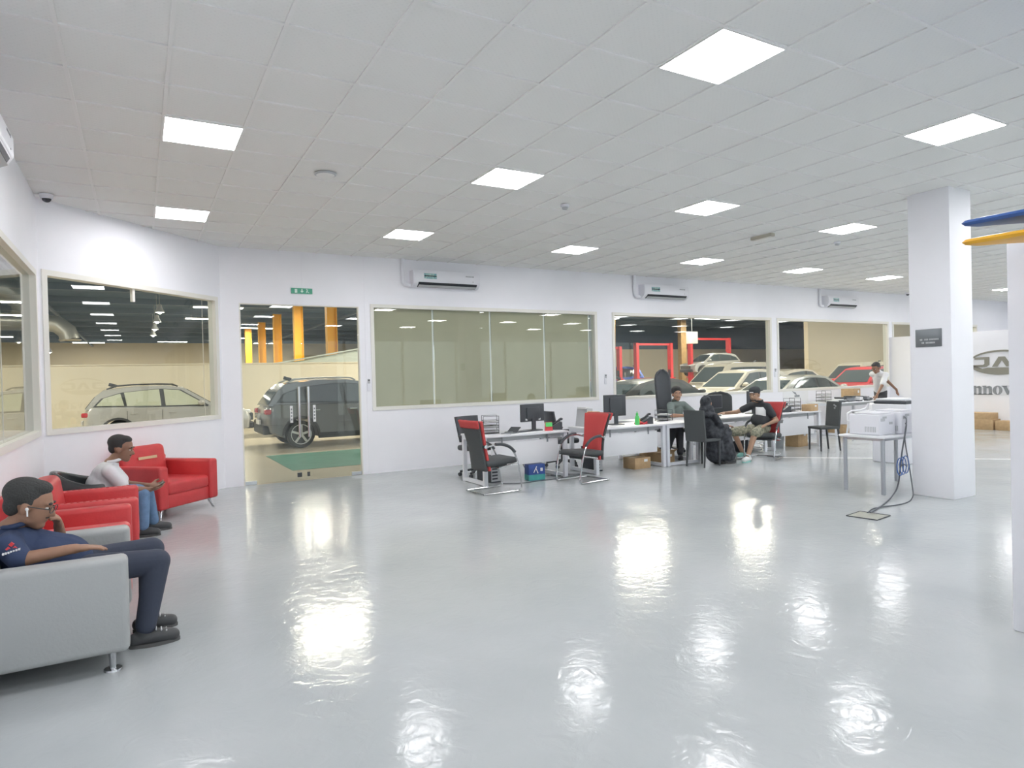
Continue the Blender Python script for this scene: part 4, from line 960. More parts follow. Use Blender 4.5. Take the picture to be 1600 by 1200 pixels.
def carton(label, loc, rotz, sx, sy, sz, group='brown cardboard boxes', flaps=False):
    t = thing('cardboard_box', label, 'box', loc, rotz, group)
    MB().bx(-sx/2, sx/2, -sy/2, sy/2, 0, sz, .004).build('carton', 'cardboard', t)
    MB().bx(-sx/2, sx/2, -.025, .025, sz, sz+.0015).build('tape', 'tape', t, smooth=False)
    MB().bx(sx*.08, sx*.3, -sy/2-.002, -sy/2, sz*.62, sz*.85).build('shipping_label', 'paper', t, smooth=False)
    if flaps:
        for s in (-1, 1): MB().box((0, s*(sy/2+.04), sz+.03), (sx-.01, .1, .004), (s*.6, 0, 0)).build('flap', 'cardboard', t, smooth=False)
    return t
carton('brown carton on the floor under the second desk', (7.44, 8.78, 0), .05, .36, .3, .185)
carton('brown carton under the desk of the man in green, left of the upright one', (8.16, 8.95, 0), .1, .36, .3, .2, flaps=True)
carton('brown upright carton leaning under the desk of the man in green', (8.27, 9.45, 0), .6, .32, .28, .36)
carton('brown carton on the second desk behind the monitor', (6.85, 9.2, DZ+.118), .2, .17, .15, .12)
carton('brown carton on top of the dining chair side of the far desk', (12.38, 8.98, DZ), .1, .3, .2, .14)
carton('tall brown carton under the desk by the empty dining chair', (12.15, 9.15, 0), .1, .36, .3, .36)
carton('flat brown carton, upper one by the logo partition', (18.62, 8.62, .26), PI/2, .62, .42, .16, flaps=False)
carton('brown carton, lower one of the stack by the logo partition', (18.62, 8.52, 0), PI/2, .52, .42, .26)
carton('brown carton right of the stack by the logo partition', (18.66, 7.98, 0), PI/2, .48, .4, .23)
carton('brown carton standing open on the folder desk by the standing man', (16.15, 10.5, .80), .2, .42, .32, .30)
carton('low brown carton on the floor under the folder desk', (15.4, 10.35, 0), .2, .5, .4, .2)
MB_b = thing('brown_cabinet', 'brown wooden pedestal in front of the standing man', 'cabinet', (17.0, 9.6, 0)); MB().bx(-.35, .35, -.25, .25, 0, .74, .006).build('body', 'wood', MB_b)
for k in range(3):
    d = MB().bx(-.33, .33, -.262, -.25, .05+.23*k, .26+.23*k, .003).build('drawer', 'wood', MB_b); MB().bx(-.08, .08, -.275, -.262, .16+.23*k, .175+.23*k).build('handle', 'steel', d, smooth=False)
# open file packet stack on desk 2
t = thing('paper_stack', 'stack of papers and envelopes under the carton on the second desk', 'papers', (6.85, 9.20, DZ), .1)
for k in range(4): MB().bx(-.12+.01*k, .12+.008*k, -.1, .1, .03*k, .03*k+.027).build('packet', 'paper' if k % 2 else 'light_grey', t, smooth=False)
t = thing('plush_bag', 'yellow and orange wrapper on the second desk behind the red chair', 'wrapper', (6.55, 8.85, DZ), 0); MB().ell((0, 0, .13), (.07, .06, .14)).build('wrapper', 'orange', t); MB().ell((-.05, 0, .22), (.06, .05, .05)).build('top_fold', 'yellow', t)
# papers piled on desk 6
rng = random.Random(5)
for k in range(9):
    t = thing('folder_stack', ['thick pile of dark folders', 'low pile of papers', 'pile of grey binders', 'tall pile of black folders', 'pile of white envelopes', 'flat pile of dark files', 'crooked pile of binders', 'small pile of notebooks', 'pile of loose sheets'][k]+' on the desk by the standing man, %s from the left' % ordn[k], 'folders', (14.78+.18*k, 10.05+.08*rng.random(), .80), rng.uniform(-.12, .12), 'folder piles on the far desk')
    z = 0
    for q in range(rng.randint(2, 5)):
        th = rng.uniform(.015, .035); MB().box((rng.uniform(-.02, .02), rng.uniform(-.02, .02), z+th/2), (.145, .23, th), (0, 0, rng.uniform(-.06, .06))).build('folder', rng.choice(['dark_plastic', 'paper', 'mid_grey', 'dark_plastic']), t, smooth=False); z += th
# pc towers
def tower(label, loc, rotz, mm='dark_plastic', h=.40):
    t = thing('computer_tower', label, 'computer', loc, rotz, 'computer towers under the desks')
    MB().bx(-.09, .09, -.2, .2, 0, h, .006).build('case', mm, t); MB().bx(-.085, .085, -.206, -.2, .02, h-.02).build('rear_plate', 'light_grey', t, smooth=False)
    for k in range(5): MB().bx(-.07, .03, -.209, -.206, .05+.05*k, .075+.05*k).build('port', 'dark_plastic', t, smooth=False)
    MB().lathe([(.02, 0), (.05, 0), (.05, .004), (.02, .004)], (.0, -.211, h-.09), 16, 'y').build('fan_grille', 'mid_grey', t)
    return t
tower('computer tower under the desk nearest the glass door', (4.72, 9.1, 0), .1)
tower('computer tower under the second desk by the red chair', (6.68, 9.05, 0), -.1)
tower('dark computer tower under the desk behind the man in the cap', (10.55, 9.25, 0), .3)
# blue box
t = thing('blue_box', 'blue and green printed box under the first desk', 'box', (5.37, 8.78, 0), -.1)
mat('box_blue', (.04, .10, .38), .4, noise=(9, .3)); mat('box_green', (.08, .42, .40), .4, noise=(9, .2))
MB().bx(-.14, .14, -.08, .08, 0, .25, .003).build('carton', 'box_blue', t); MB().bx(-.141, .141, -.082, .081, .004, .09).build('printed_band', 'box_green', t, smooth=False); MB().bx(.06, .10, -.083, -.081, .14, .19).build('printed_square', 'paper', t, smooth=False)
m = MB(); m.box((-.03, -.083, .17), (.012, .003, .11), (0, .5, 0)); m.box((0, -.083, .15), (.012, .003, .09), (0, -.4, 0)); m.build('printed_mark', 'paper', t, smooth=False)
# waste bin
t = thing('waste_bin', 'dark grey waste bin under the desk by the empty dining chair', 'bin', (11.55, 9.2, 0)); MB().lathe([(.001, 0), (.15, 0), (.18, .33), (.17, .33), (.14, .02), (.001, .02)]).build('bucket', 'mid_grey', t); MB().lathe([(.175, .325), (.188, .325), (.188, .34), (.175, .34)]).build('rim', 'dark_plastic', t)
# floor cables
def cable(label, pts, r=.006, mm='cable', group='cables on the floor'):
    o = MB().tube(pts, r, 6, smooth=2).build('cable', mm); tag(o, label, 'cable', group); return o
cable('dark cable running along the floor in front of the first desk', [(4.75, 8.75, .008), (5.0, 8.55, .008), (5.3, 8.6, .008), (5.7, 8.6, .008), (6.1, 8.7, .008), (6.4, 8.75, .008)])
cable('dark cable hanging behind the blue box under the first desk', [(5.3, 9.0, .6), (5.25, 9.0, .2), (5.5, 8.95, .01), (5.9, 8.9, .01), (6.1, 8.85, .01)])
cable('coiled dark cable on the floor between the first two desks', [(5.7+.1*math.cos(a*.9)+.04*a, 8.85+.08*math.sin(a*.9), .01+.004*(a % 3)) for a in range(16)])
cable('pale tangled cable by the chair of the man in the cap', [(10.6+.09*math.cos(a*1.1), 8.78+.07*math.sin(a*1.3), .02+.012*a) for a in range(18)], .008, 'frame_cream')
cable('pale cable lying on the floor right of the man in the cap', [(9.9, 8.55, .008), (10.3, 8.35, .008), (10.7, 8.4, .008), (10.9, 8.6, .008)], .007, 'light_grey')

# ------------------------------------------------------------------ printer table by the pillar
t = thing('printer_table', 'white table with grey metal legs carrying two printers', 'table', (8.16, 4.88, 0))
MB().bx(-.02, 1.26, -.02, .60, .715, .742, .004).build('top', 'white_lam', t); MB().bx(.03, 1.2, .03, .55, .68, .715).build('apron', 'steel', t, smooth=False)
mat('leg_grey', (.42, .44, .48), .35, metal=.4)
for x in (.03, 1.2):
    for y in (.03, .54): MB().cyl((x, y, 0), (x, y, .7), .026, n=14).build('leg', 'leg_grey', t)
def printer(label, loc, rotz, sx, sy, sz):
    t = thing('printer', label, 'printer', loc, rotz, 'white office printers')
    MB().bx(-sx/2, sx/2, -sy/2, sy/2, 0, sz, .018, 3).build('body', 'white_plastic', t); MB().bx(-sx/2+.04, sx/2-.04, -sy/2+.03, sy/2-.06, sz, sz+.02, .008).build('paper_lid', 'white_plastic', t)
    g = MB()
    for k in range(7): g.bx(-sx/2-.002, -sx/2, -sy/2+.05+.022*k, -sy/2+.062+.022*k, .04, .11)
    g.build('vent', 'light_grey', t, smooth=False)
    g = MB()
    for k in range(5): g.bx(-sx/2+.03+.02*k, -sx/2+.042+.02*k, -sy/2-.002, -sy/2, sz-.09, sz-.05)
    g.build('vent', 'light_grey', t, smooth=False)
    MB().bx(sx*.1, sx*.3, -sy/2-.003, -sy/2, sz*.5, sz*.62).build('socket_panel', 'light_grey', t, smooth=False); MB().bx(-sx*.3, -sx*.05, -sy/2-.002, -sy/2, sz*.8, sz*.9).build('rating_label', 'light_grey', t, smooth=False)
    return t
printer('white laser printer at the left of the table by the pillar', (8.44, 5.20, .742), 0, .36, .42, .27)
printer('white laser printer next to the pillar with a cable plugged in', (8.83, 5.14, .742), 0, .38, .44, .29)
t = thing('copier', 'white copier with dark paper tray behind the printer table', 'copier', (11.35, 6.5, 0)); MB().bx(-.32, .32, -.3, .3, 0, 1.0, .02, 3).build('body', 'white_plastic', t); MB().bx(-.30, .30, -.28, .28, 1.0, 1.05, .02).build('tray', 'dark_plastic', t); MB().bx(-.27, .27, -.26, .26, 1.05, 1.09, .015).build('scanner_lid', 'white_plastic', t); MB().bx(-.28, .28, -.305, -.3, .2, .42).build('paper_drawer', 'white_lam', t, smooth=False); MB().bx(-.28, .28, -.305, -.3, .45, .67).build('paper_drawer', 'white_lam', t, smooth=False)
# cables to floor box
FB = (6.88, 4.30)
t = thing('floor_box', 'flat metal floor socket lid with cables entering it', 'floor box', (FB[0], FB[1], 0), .15); mat('lid_metal', (.38, .39, .34), .45, metal=.3)
MB().bx(-.16, .16, -.16, .16, .0, .006, .002).build('lid', 'lid_metal', t); MB().tube([(-.16, -.16, .006), (.16, -.16, .006), (.16, .16, .006), (-.16, .16, .006)], .006, 6, True).build('rim', 'dark_plastic', t)
o = cable('black power cable hanging from the printer down to the floor socket', [(8.72, 4.915, .88), (8.64, 4.86, .87), (8.52, 4.82, .72), (8.42, 4.80, .55), (8.38, 4.80, .35), (8.32, 4.80, .1), (8.1, 4.75, .012), (7.6, 4.55, .01), (7.2, 4.42, .01), (7.02, 4.36, .012)], .009, 'cable', 'printer cables')
cable('thin grey network cable from the pillar foot to the floor socket', [(8.70, 4.915, .97), (8.62, 4.84, .94), (8.48, 4.8, .75), (8.47, 4.78, .6), (8.46, 4.74, .4), (8.46, 4.70, .1), (8.3, 4.6, .01), (7.8, 4.4, .01), (7.3, 4.5, .01), (7.0, 4.38, .012)], .007, 'cable', 'printer cables')
t = thing('cable_coil', 'blue coil of network cable hanging beside the printer table', 'cable', (8.37, 4.775, .36))
for k in range(3): MB().tube([(.04*k-.04+.036*math.cos(a), -.012*k-.02*math.cos(a), .11*math.sin(a)+.012*k) for a in [2*PI*j/18 for j in range(18)]], .006, 6, True).build('loop', 'blue_cable', t)
MB().tube([(-.05, .0, .0), (.0, -.03, .03), (.06, -.03, .0)], .006, 6).build('tie', 'cable', t)
# small bird-like printed motif on the wall above the far desk
t = thing('wall_notice', 'white notice with a dark wing-shaped print under the far window', 'notice', (14.75, WY, .96)); MB().bx(-.45, .55, -.004, 0, -.16, .16).build('sheet', 'paper', t, smooth=False); MB().prism([(-.1, .12), (.05, .08), (.1, .0), (.0, .04)], -.006, -.004, 'xz').build('print', 'mid_grey', t, smooth=False); MB().bx(.0, .2, -.006, -.004, -.04, .01).build('print', 'mid_grey', t, smooth=False)
# ------------------------------------------------------------------ people
class Blob:
    def __init__(s): s.m = MB()
    def ell(s, c, r, rot=None): s.m.ell(c, r, rot, 20, 14); return s
    def cone(s, a, ra, b, rb):
        a, b = Vector(a), Vector(b); d = (b-a); L = d.length
        if L < 1e-5: return s
        prof = []; K = 6
        for k in range(K+1): th = PI/2*(k/K); prof.append((max(1e-4, ra*math.sin(th)), -ra*math.cos(th)))
        for k in range(K+1): th = PI/2*(k/K); prof.append((max(1e-4, rb*math.cos(th)), L+rb*math.sin(th)))
        n = 16; Q = Vector((0, 0, 1)).rotation_difference(d).to_matrix(); rings = []
        for r, h in prof: rings.append([s.m.bm.verts.new(a+Q @ Vector((r*math.cos(2*PI*j/n), r*math.sin(2*PI*j/n), h))) for j in range(n)])
        for A_, B_ in zip(rings, rings[1:]):
            for j in range(n): s.m.bm.faces.new((A_[j], A_[(j+1) % n], B_[(j+1) % n], B_[j]))
        s.m.bm.faces.new(rings[0][::-1]); s.m.bm.faces.new(rings[-1]); return s
    def chain(s, pts):
        for (a, ra), (b, rb) in zip(pts, pts[1:]): s.cone(a, ra, b, rb)
        return s
    def build(s, name, mm, parent=None, voxel=.01, smooth=5, loc=None):
        o = s.m.build(name, mm, None)
        md = o.modifiers.new('r', 'REMESH'); md.mode = 'VOXEL'; md.voxel_size = voxel
        sm = o.modifiers.new('s', 'SMOOTH'); sm.factor = .5; sm.iterations = smooth
        dg = bpy.context.evaluated_depsgraph_get(); me = bpy.data.meshes.new_from_object(o.evaluated_get(dg)); me.name = name
        old = o.data; o.modifiers.clear(); o.data = me; bpy.data.meshes.remove(old); me.shade_smooth()
        if parent: o.parent = parent
        if loc is not None: o.location = loc
        return o
mat('skin_a', (.36, .20, .13), .5, noise=(9, .12)); mat('skin_b', (.30, .165, .11), .5, noise=(9, .12)); mat('skin_c', (.42, .24, .16), .5, noise=(9, .1)); mat('skin_d', (.44, .27, .18), .5, noise=(9, .1))
mat('hair_black', (.035, .035, .037), .75, bump=(160, .7)); mat('hair_curly', (.045, .047, .046), .8, bump=(90, 1.0)); mat('eye_white', (.75, .74, .72), .3); mat('eye_dark', (.03, .025, .02), .2)
mat('navy_cloth', (.035, .055, .12), .85, bump=(14, .5)); mat('navy_trouser', (.045, .055, .085), .85, bump=(12, .5)); mat('white_cloth', (.74, .75, .78), .85, bump=(12, .5)); mat('jeans', (.16, .27, .45), .85, bump=(30, .4), noise=(10, .25)); mat('shoe_dark', (.055, .058, .062), .5); mat('sole', (.10, .10, .10), .7)
mat('green_cloth', (.16, .20, .19), .85, bump=(12, .5)); mat('dark_trouser', (.07, .075, .085), .85, bump=(12, .5)); mat('black_cloth', (.045, .05, .056), .85, bump=(10, .6)); mat('camo', (.42, .40, .30), .85, noise=(22, .6), col2=(.14, .15, .11)); mat('shoe_white', (.7, .72, .72), .5); mat('shoe_teal', (.25, .55, .5), .5); mat('lip', (.30, .12, .10), .5)
mat('abaya', (.014, .017, .023), .8, bump=(8, .2), noise=(14, .0), col2=(.062, .068, .08))
V = Vector
def hand(b, wrist, d, palm, side, curl=.5, s=1.0):
    """d finger direction, palm = palm normal, side = direction towards the thumb"""
    d = V(d).normalized(); palm = V(palm); palm = (palm-d*palm.dot(d)).normalized(); side = V(side); side = (side-d*side.dot(d)-palm*side.dot(palm)).normalized(); w = V(wrist)
    c = w+d*.05*s; M = Matrix((d, side, palm)).transposed()
    b.ell(c, (.052*s, .042*s, .02*s), M); b.cone(w-d*.02, .027*s, w+d*.02*s, .028*s)
    for k, (o, L) in enumerate(((.033, .075), (.011, .085), (-.011, .08), (-.032, .062))):
        p = w+d*.088*s+side*o*s; dd = d.copy(); r = .0105*s
        for q in range(3):
            ang = curl*(.75 if q else .5); ax = dd.cross(palm)
            dd = (dd*math.cos(ang)+palm*math.sin(ang)).normalized(); e = p+dd*L*s*(.42, .32, .26)[q]; b.cone(p, r, e, r*.9); p = e; r *= .9
    p = w+d*.035*s+side*.035*s; dd = (d*.6+side*.7+palm*.3).normalized()
    for q in range(2): e = p+dd*.036*s; b.cone(p, .0125*s, e, .0115*s); p = e; dd = (d*.9+palm*.5*curl+side*.15).normalized()
def head_parts(b, c, R, s=1.0):
    def P(x, y, z): return V(c)+R @ V((x*s, y*s, z*s))
    def E(x, y, z, a, bb, cc, ry=0): b.ell(P(x, y, z), (a*s, bb*s, cc*s), R @ Euler((0, ry, 0)).to_matrix())
    E(-.01, 0, .03, .098, .076, .088); E(.035, 0, -.03, .06, .06, .085); E(.056, 0, -.092, .034, .036, .027); E(.02, 0, -.07, .06, .055, .035)
    b.cone(P(.088, 0, .008), .008*s, P(.108, 0, -.03), .014*s); E(.092, .012, -.036, .012, .009, .009); E(.092, -.012, -.036, .012, .009, .009)
    E(.078, 0, .024, .018, .052, .012); E(.084, 0, -.062, .012, .024, .010)
    for q in (-1, 1): E(-.004, q*.078, -.012, .022, .011, .034)
    return P
def facing(yaw, pitch=0, roll=0): return (Matrix.Rotation(yaw, 3, 'Z') @ Matrix.Rotation(pitch, 3, 'Y') @ Matrix.Rotation(roll, 3, 'X'))
def eyes(c, R, s, par):
    for q in (-1, 1):
        p = V(c)+R @ V((.083*s, q*.031*s, .002*s)); e = MB().ell(p-R @ V((.004*s, 0, 0)), (.0105*s, .011*s, .0055*s), R).build('eye', 'eye_white', par); MB().ell(p+R @ V((.006*s, 0, 0)), (.004*s, .0055*s, .0055*s), R).build('iris', 'eye_dark', e)
        MB().ell(V(c)+R @ V((.090*s, q*.032*s, .027*s)), (.008*s, .022*s, .006*s), R).build('eyebrow', 'hair_black', par)
def hair(c, R, s, par, mm, thick=1.0, voxel=.008, low=.0):
    b = Blob()
    def E(x, y, z, a, bb, cc): b.ell(V(c)+R @ V((x*s, y*s, z*s)), (a*s*thick, bb*s*thick, cc*s*thick), R)
    E(-.034, 0, .052, .102, .083, .082); E(-.066, 0, .0-low, .05, .068, .062); E(.014, 0, .092, .058, .064, .038)
    for q in (-1, 1): E(-.005, q*.064, .022, .028, .018, .04)
    return b.build('hair', mm, par, voxel, 3)
def shoe(ank, toe, par, mm='shoe_dark', h=.075, w=.05, sole='sole'):
    a, t_ = V(ank), V(toe); d = (t_-a); d.z = 0; d.normalize(); heel = V((a.x, a.y, toe[2]))-d*.06; tt = V(toe)
    b = Blob(); z = V((0, 0, 1))
    b.cone(heel+z*.05, .042, tt-d*.10+z*.048, .047); b.cone(tt-d*.10+z*.046, .047, tt-d*.045+z*.04, .042); b.cone(heel+d*.04+z*.06, .042, heel+d*.05+z*.115, .043)
    o = b.build('shoe', mm, par, .008, 3)
    m = MB(); L = (tt-heel).length; pts = []
    for k in range(16):
        a_ = 2*PI*k/16; x = math.cos(a_); y = math.sin(a_); pts.append(heel+d*((L-.04)/2)+d*(x*((L+.035)/2))+V((-d.y, d.x, 0))*(y*.05*(1-.12*abs(x))))
    A_ = [m.bm.verts.new(p+z*.0) for p in pts]; B_ = [m.bm.verts.new(p+z*.022) for p in pts]
    m.bm.faces.new(A_); m.bm.faces.new(B_)
    for k in range(16): m.bm.faces.new((A_[k], A_[(k+1) % 16], B_[(k+1) % 16], B_[k]))
    m.build('sole', sole, o)
    return o
def person(label, root, J, hy, hp, skin, shirt, trouser, hs=1.1, sleeve=.75, vox=.008, shorts=False, belly=.0, hroll=0, hands=None, tr=1.0):
    r = V(root); J = {k: V(v)-r for k, v in J.items()}
    R = facing(hy, hp, hroll); b = Blob(); hc = J['head']
    head_parts(b, hc, R, hs)
    b.cone(hc+R @ V((-.02, 0, -.06))*hs, .054, J['neck'], .06)
    b.cone(J['neck'], .07, J['chest'], .12); b.cone(J['chest'], .13, J['pelvis'], .13); b.cone(J['shL'], .055, J['shR'], .055)
    for S in 'LR':
        b.chain([(J['sh'+S], .055), (J['el'+S], .041), (J['wr'+S], .029)])
        b.chain([(J['pelvis']*.35+J['hip'+S]*.65, .085), (J['kn'+S], .058), (J['an'+S], .038)])
        hd = hands[S]; hand(b, J['wr'+S], hd[0], hd[1], hd[2], hd[3], 1.05)
    body = b.build('person', skin, None, vox, 3, root); tag(body, label, 'person')
    eyes(hc, R, hs, body)
    # shirt
    b = Blob()
    b.cone(J['neck']-V((0, 0, .02)), .078, J['chest'], .145); b.cone(J['chest'], .155, J['pelvis']+V((0, 0, .03)), .155+belly*.3)
    mid = (J['chest']+J['pelvis'])/2; lat = (J['shL']-J['shR']).normalized(); fw = lat.cross(V((0, 0, 1)))
    fw = -fw if False else fw
    ax = Matrix((fw, lat, fw.cross(lat))).transposed()
    b.ell(J['chest'], (.135, .19, .17), ax); b.ell(mid, (.14+belly, .17+belly*.5, .17), ax)
    if belly: b.ell(mid+fw*.05, (.13+belly, .15+belly*.5, .15), ax)
    b.cone(J['shL'], .072, J['shR'], .072)
    for S in 'LR':
        e = J['sh'+S]+(J['el'+S]-J['sh'+S])*min(1, sleeve); b.cone(J['sh'+S], .073, e, .064)
        if sleeve > 1: b.cone(J['el'+S], .058, J['el'+S]+(J['wr'+S]-J['el'+S])*(sleeve-1), .048)
    sh = b.build('shirt', shirt, body, vox, 4)
    nk = J['neck']+(hc-J['neck'])*.25
    MB().tube([nk+V((.066*math.cos(a), .066*math.sin(a), .012*math.sin(a*1+1))) for a in [2*PI*k/16 for k in range(16)]], .016, 8, True).build('collar', shirt, body)
    b = Blob(); b.ell(J['pelvis'], (.15, .17, .12), ax)
    for S in 'LR':
        b.cone(J['pelvis']*.3+J['hip'+S]*.7, .10*tr, J['kn'+S], .078*tr)
        if not shorts: b.cone(J['kn'+S], .078*tr, J['an'+S]+V((0, 0, .03)), .06*tr)
        else:
            pass
    b.build('shorts' if shorts else 'trousers', trouser, body, vox, 4)
    return body, hc, R
# --- man in navy on the grey armchair (faces +x)
root = (-.45, 4.82, 0)
J = dict(head=(-.575, 4.80, .93), neck=(-.68, 4.82, .79), chest=(-.63, 4.82, .64), pelvis=(-.44, 4.82, .53), shL=(-.67, 5.0, .72), shR=(-.66, 4.61, .735), elL=(-.46, 5.08, .62), wrL=(-.455, 4.96, .745), elR=(-.60, 4.54, .61+.055), wrR=(-.36, 4.53, .69),
         hipL=(-.40, 4.93, .50), hipR=(-.40, 4.71, .50), knL=(.045, 4.98, .53), knR=(.07, 4.70, .51), anL=(.02, 4.97, .09), anR=(.0, 4.68, .10))
nv, hc, R = person('man in navy polo and trousers slumped in the grey armchair, hand at chin', root, J, -.12, .30, 'skin_a', 'navy_cloth', 'navy_trouser', 1.15, .85, .008, belly=.06,
   hands=dict(L=((-.05, -.5, .75), (-.6, -.4, 0), (-.4, .2, 1), 1.3), R=((.95, .1, -.05), (0, 0, -1), (0, 1, 0), .25)))
hair(hc, R, 1.15, nv, 'hair_curly', 1.03, .007, .01)
shoe((.0-root[0], 4.68-root[1], .1), (.19-root[0], 4.68-root[1], 0), nv); shoe((.02-root[0], 4.97-root[1], .1), (.19-root[0], 4.97-root[1], 0), nv)
for y_ in (4.68, 4.97):
    m = MB()
    for k in range(3): m.cyl((.055+.028*k-root[0], y_-.03-root[1], .098-.008*k), (.055+.028*k-root[0], y_+.03-root[1], .098-.008*k), .005, n=6)
    m.build('laces', 'light_grey', nv)
def HP(x, y, z, s=1.15): return hc+R @ V((x*s, y*s, z*s))
g = MB(); g.tube([HP(-.0, -.083, .004), HP(.05, -.08, .004), HP(.098, -.06, .002)], .003, 6); g.tube([HP(-.0, .083, .004), HP(.05, .08, .004), HP(.098, .06, .002)], .003, 6)
for q in (-1, 1): g.tube([HP(.104+.004*math.cos(a), q*.033+.024*math.cos(a), -.002+.017*math.sin(a)) for a in [2*PI*k/14 for k in range(14)]], .0025, 6, True)
g.build('glasses', 'black_metal', nv)
g = MB(); g.ell(HP(.008, -.092, -.008), (.009, .008, .010)); g.cyl(HP(.010, -.096, -.008), HP(.020, -.094, -.042), .0045, n=8); g.build('earbud', 'paper', nv)
b = Blob(); b.ell(HP(.085, 0, -.048), (.016, .034, .007), R); b.build('moustache', 'hair_black', nv, .004, 1)
# sleeve emblem: three red diamonds over a white line of letters
def sleeve_pt(u, v): return V((-.635+u, 4.545-.0, .735+v))-V(root)
for du, dv in ((0, .023), (-.0145, 0), (.0145, 0)):
    m = MB(); c = sleeve_pt(du, dv); m.box((c.x, c.y-.016, c.z), (.019, .016, .019), (0, PI/4, 0)); m.build('emblem', 'red_plastic', nv, smooth=False)
m = MB(); 
for k in range(7): m.box(tuple(sleeve_pt(-.036+.012*k, -.024+.003*k)-V((0, .027, 0))), (.009, .022, .010))
m.build('emblem_lettering', 'paper', nv, smooth=False)
# --- man in white polo on the tub chair (faces +x)
root = (-.3, 8.2, 0)
J = dict(head=(-.175, 8.2, .955), neck=(-.28, 8.2, .80), chest=(-.32, 8.2, .66), pelvis=(-.36, 8.2, .50), shL=(-.29, 8.38, .74), shR=(-.29, 8.02, .74), elL=(-.14, 8.42, .54), wrL=(.06, 8.30, .52), elR=(-.15, 8.0, .545), wrR=(.06, 8.12, .50),
         hipL=(-.32, 8.30, .46), hipR=(-.32, 8.10, .46), knL=(.04, 8.34, .46), knR=(.0, 8.10, .45), anL=(.10, 8.36, .09), anR=(-.0, 8.10, .09))
wm, hc, R = person('man in white polo shirt and jeans sitting with a phone', root, J, -.25, .22, 'skin_b', 'white_cloth', 'jeans', 1.12, .7, .009, belly=.04,
   hands=dict(L=((.9, -.3, .0), (0, -.5, .8), (.2, .2, 1), .6), R=((.9, .25, .0), (0, .3, .9), (.2, .3, 1), .6)))
hair(hc, R, 1.12, wm, 'hair_black', .99)
b = Blob(); b.ell(hc+R @ V((.094, 0, -.052)), (.014, .034, .009), R); b.build('moustache', 'hair_black', wm, .004, 1)
shoe((.0-root[0], 8.10-root[1], .09), (.17-root[0], 8.08-root[1], 0), wm); shoe((.10-root[0], 8.36-root[1], .09), (.29-root[0], 8.36-root[1], 0), wm)
t = thing('phone', 'dark mobile phone in the hands of the man in white', 'phone', (.16, 8.2, .525), .2); MB().box((0, 0, 0), (.14, .07, .009), (0, -.5, 0), .003).build('case', 'dark_plastic', t); MB().box((.0, 0, .006), (.125, .06, .002), (0, -.5, 0)).build('screen', 'screen', t, smooth=False)
# --- man in green shirt behind the end-on desk (faces camera)
root = (9.28, 9.75, 0)
J = dict(head=(9.25, 9.66, 1.205), neck=(9.26, 9.72, 1.05), chest=(9.27, 9.74, .88), pelvis=(9.30, 9.80, .54), shL=(9.45, 9.70, .985), shR=(9.07, 9.66, .985), elL=(9.56, 9.5, .80), wrL=(9.36, 9.30, .80), elR=(8.92, 9.46, .80), wrR=(9.05, 9.25, .80),
         hipL=(9.36, 9.72, .51), hipR=(9.2, 9.70, .51), knL=(9.0, 9.35, .52), knR=(8.88, 9.40, .50), anL=(8.78, 9.12, .1), anR=(8.55, 9.25, .1))
gm, hc, R = person('man in grey-green shirt with a moustache sitting behind the end-on desk', root, J, -2.1, .05, 'skin_c', 'green_cloth', 'dark_trouser', 1.12, .85, .010,
   hands=dict(L=((-.7, -.4, 0), (0, 0, -1), (-.3, .5, 0), .3), R=((.6, -.4, 0), (0, 0, -1), (.5, .5, 0), .3)))
hair(hc, R, 1.12, gm, 'hair_black', 1.13)
b = Blob(); b.ell(hc+R @ V((.096, 0, -.052)), (.014, .036, .009), R); b.build('moustache', 'hair_black', gm, .004, 1)
shoe((8.78-root[0], 9.12-root[1], .1), (8.66-root[0], 8.98-root[1], 0), gm); shoe((8.55-root[0], 9.25-root[1], .1), (8.42-root[0], 9.12-root[1], 0), gm)
# --- man in black T-shirt, cap and camouflage shorts (faces -x)
root = (10.05, 8.32, 0)
J = dict(head=(9.99, 8.40, 1.175), neck=(10.10, 8.37, 1.03), chest=(10.13, 8.36, .86), pelvis=(10.08, 8.33, .55), shL=(10.08, 8.20, .96), shR=(10.08, 8.55, .965), elL=(10.18, 8.08, .70), wrL=(9.95, 8.06, .655), elR=(9.92, 8.76, .845), wrR=(9.70, 8.86, .83),
         hipL=(10.02, 8.24, .52), hipR=(10.0, 8.44, .52), knL=(9.62, 8.10, .50), knR=(9.55, 8.52, .50), anL=(9.42, 8.10, .10), anR=(9.72, 8.48, .12))
cm, hc, R = person('man in black printed T-shirt, cap and camouflage shorts sitting sideways', root, J, PI+.25, .12, 'skin_d', 'black_cloth', 'camo', 1.10, .62, .010, shorts=True, belly=.03,
   hands=dict(L=((-.9, .1, -.2), (0, 0, -1), (0, 1, 0), .4), R=((-.9, .2, 0), (0, 0, -1), (0, -1, 0), .3)), tr=1.15)
hair(hc, R, 1.10, cm, 'hair_black', .97)
b = Blob(); b.ell(hc+R @ V((.05, 0, -.085)), (.05, .052, .04), R); b.build('beard', 'hair_black', cm, .007, 2)
b = Blob(); b.ell(hc+R @ V((-.012, 0, .085)), (.12, .098, .075), R); b.ell(hc+R @ V((-.012, 0, .06)), (.12, .1, .04), R); cap = b.build('cap', 'black_cloth', cm, .009, 3)
m = MB(); m.box(hc+R @ V((-.15, 0, .055)), (.12, .15, .012), R, .004); m.build('cap_peak', 'black_cloth', cap); MB().box(hc+R @ V((.115, 0, .062)), (.006, .07, .014), R).build('cap_lettering', 'paper', cap, smooth=False)
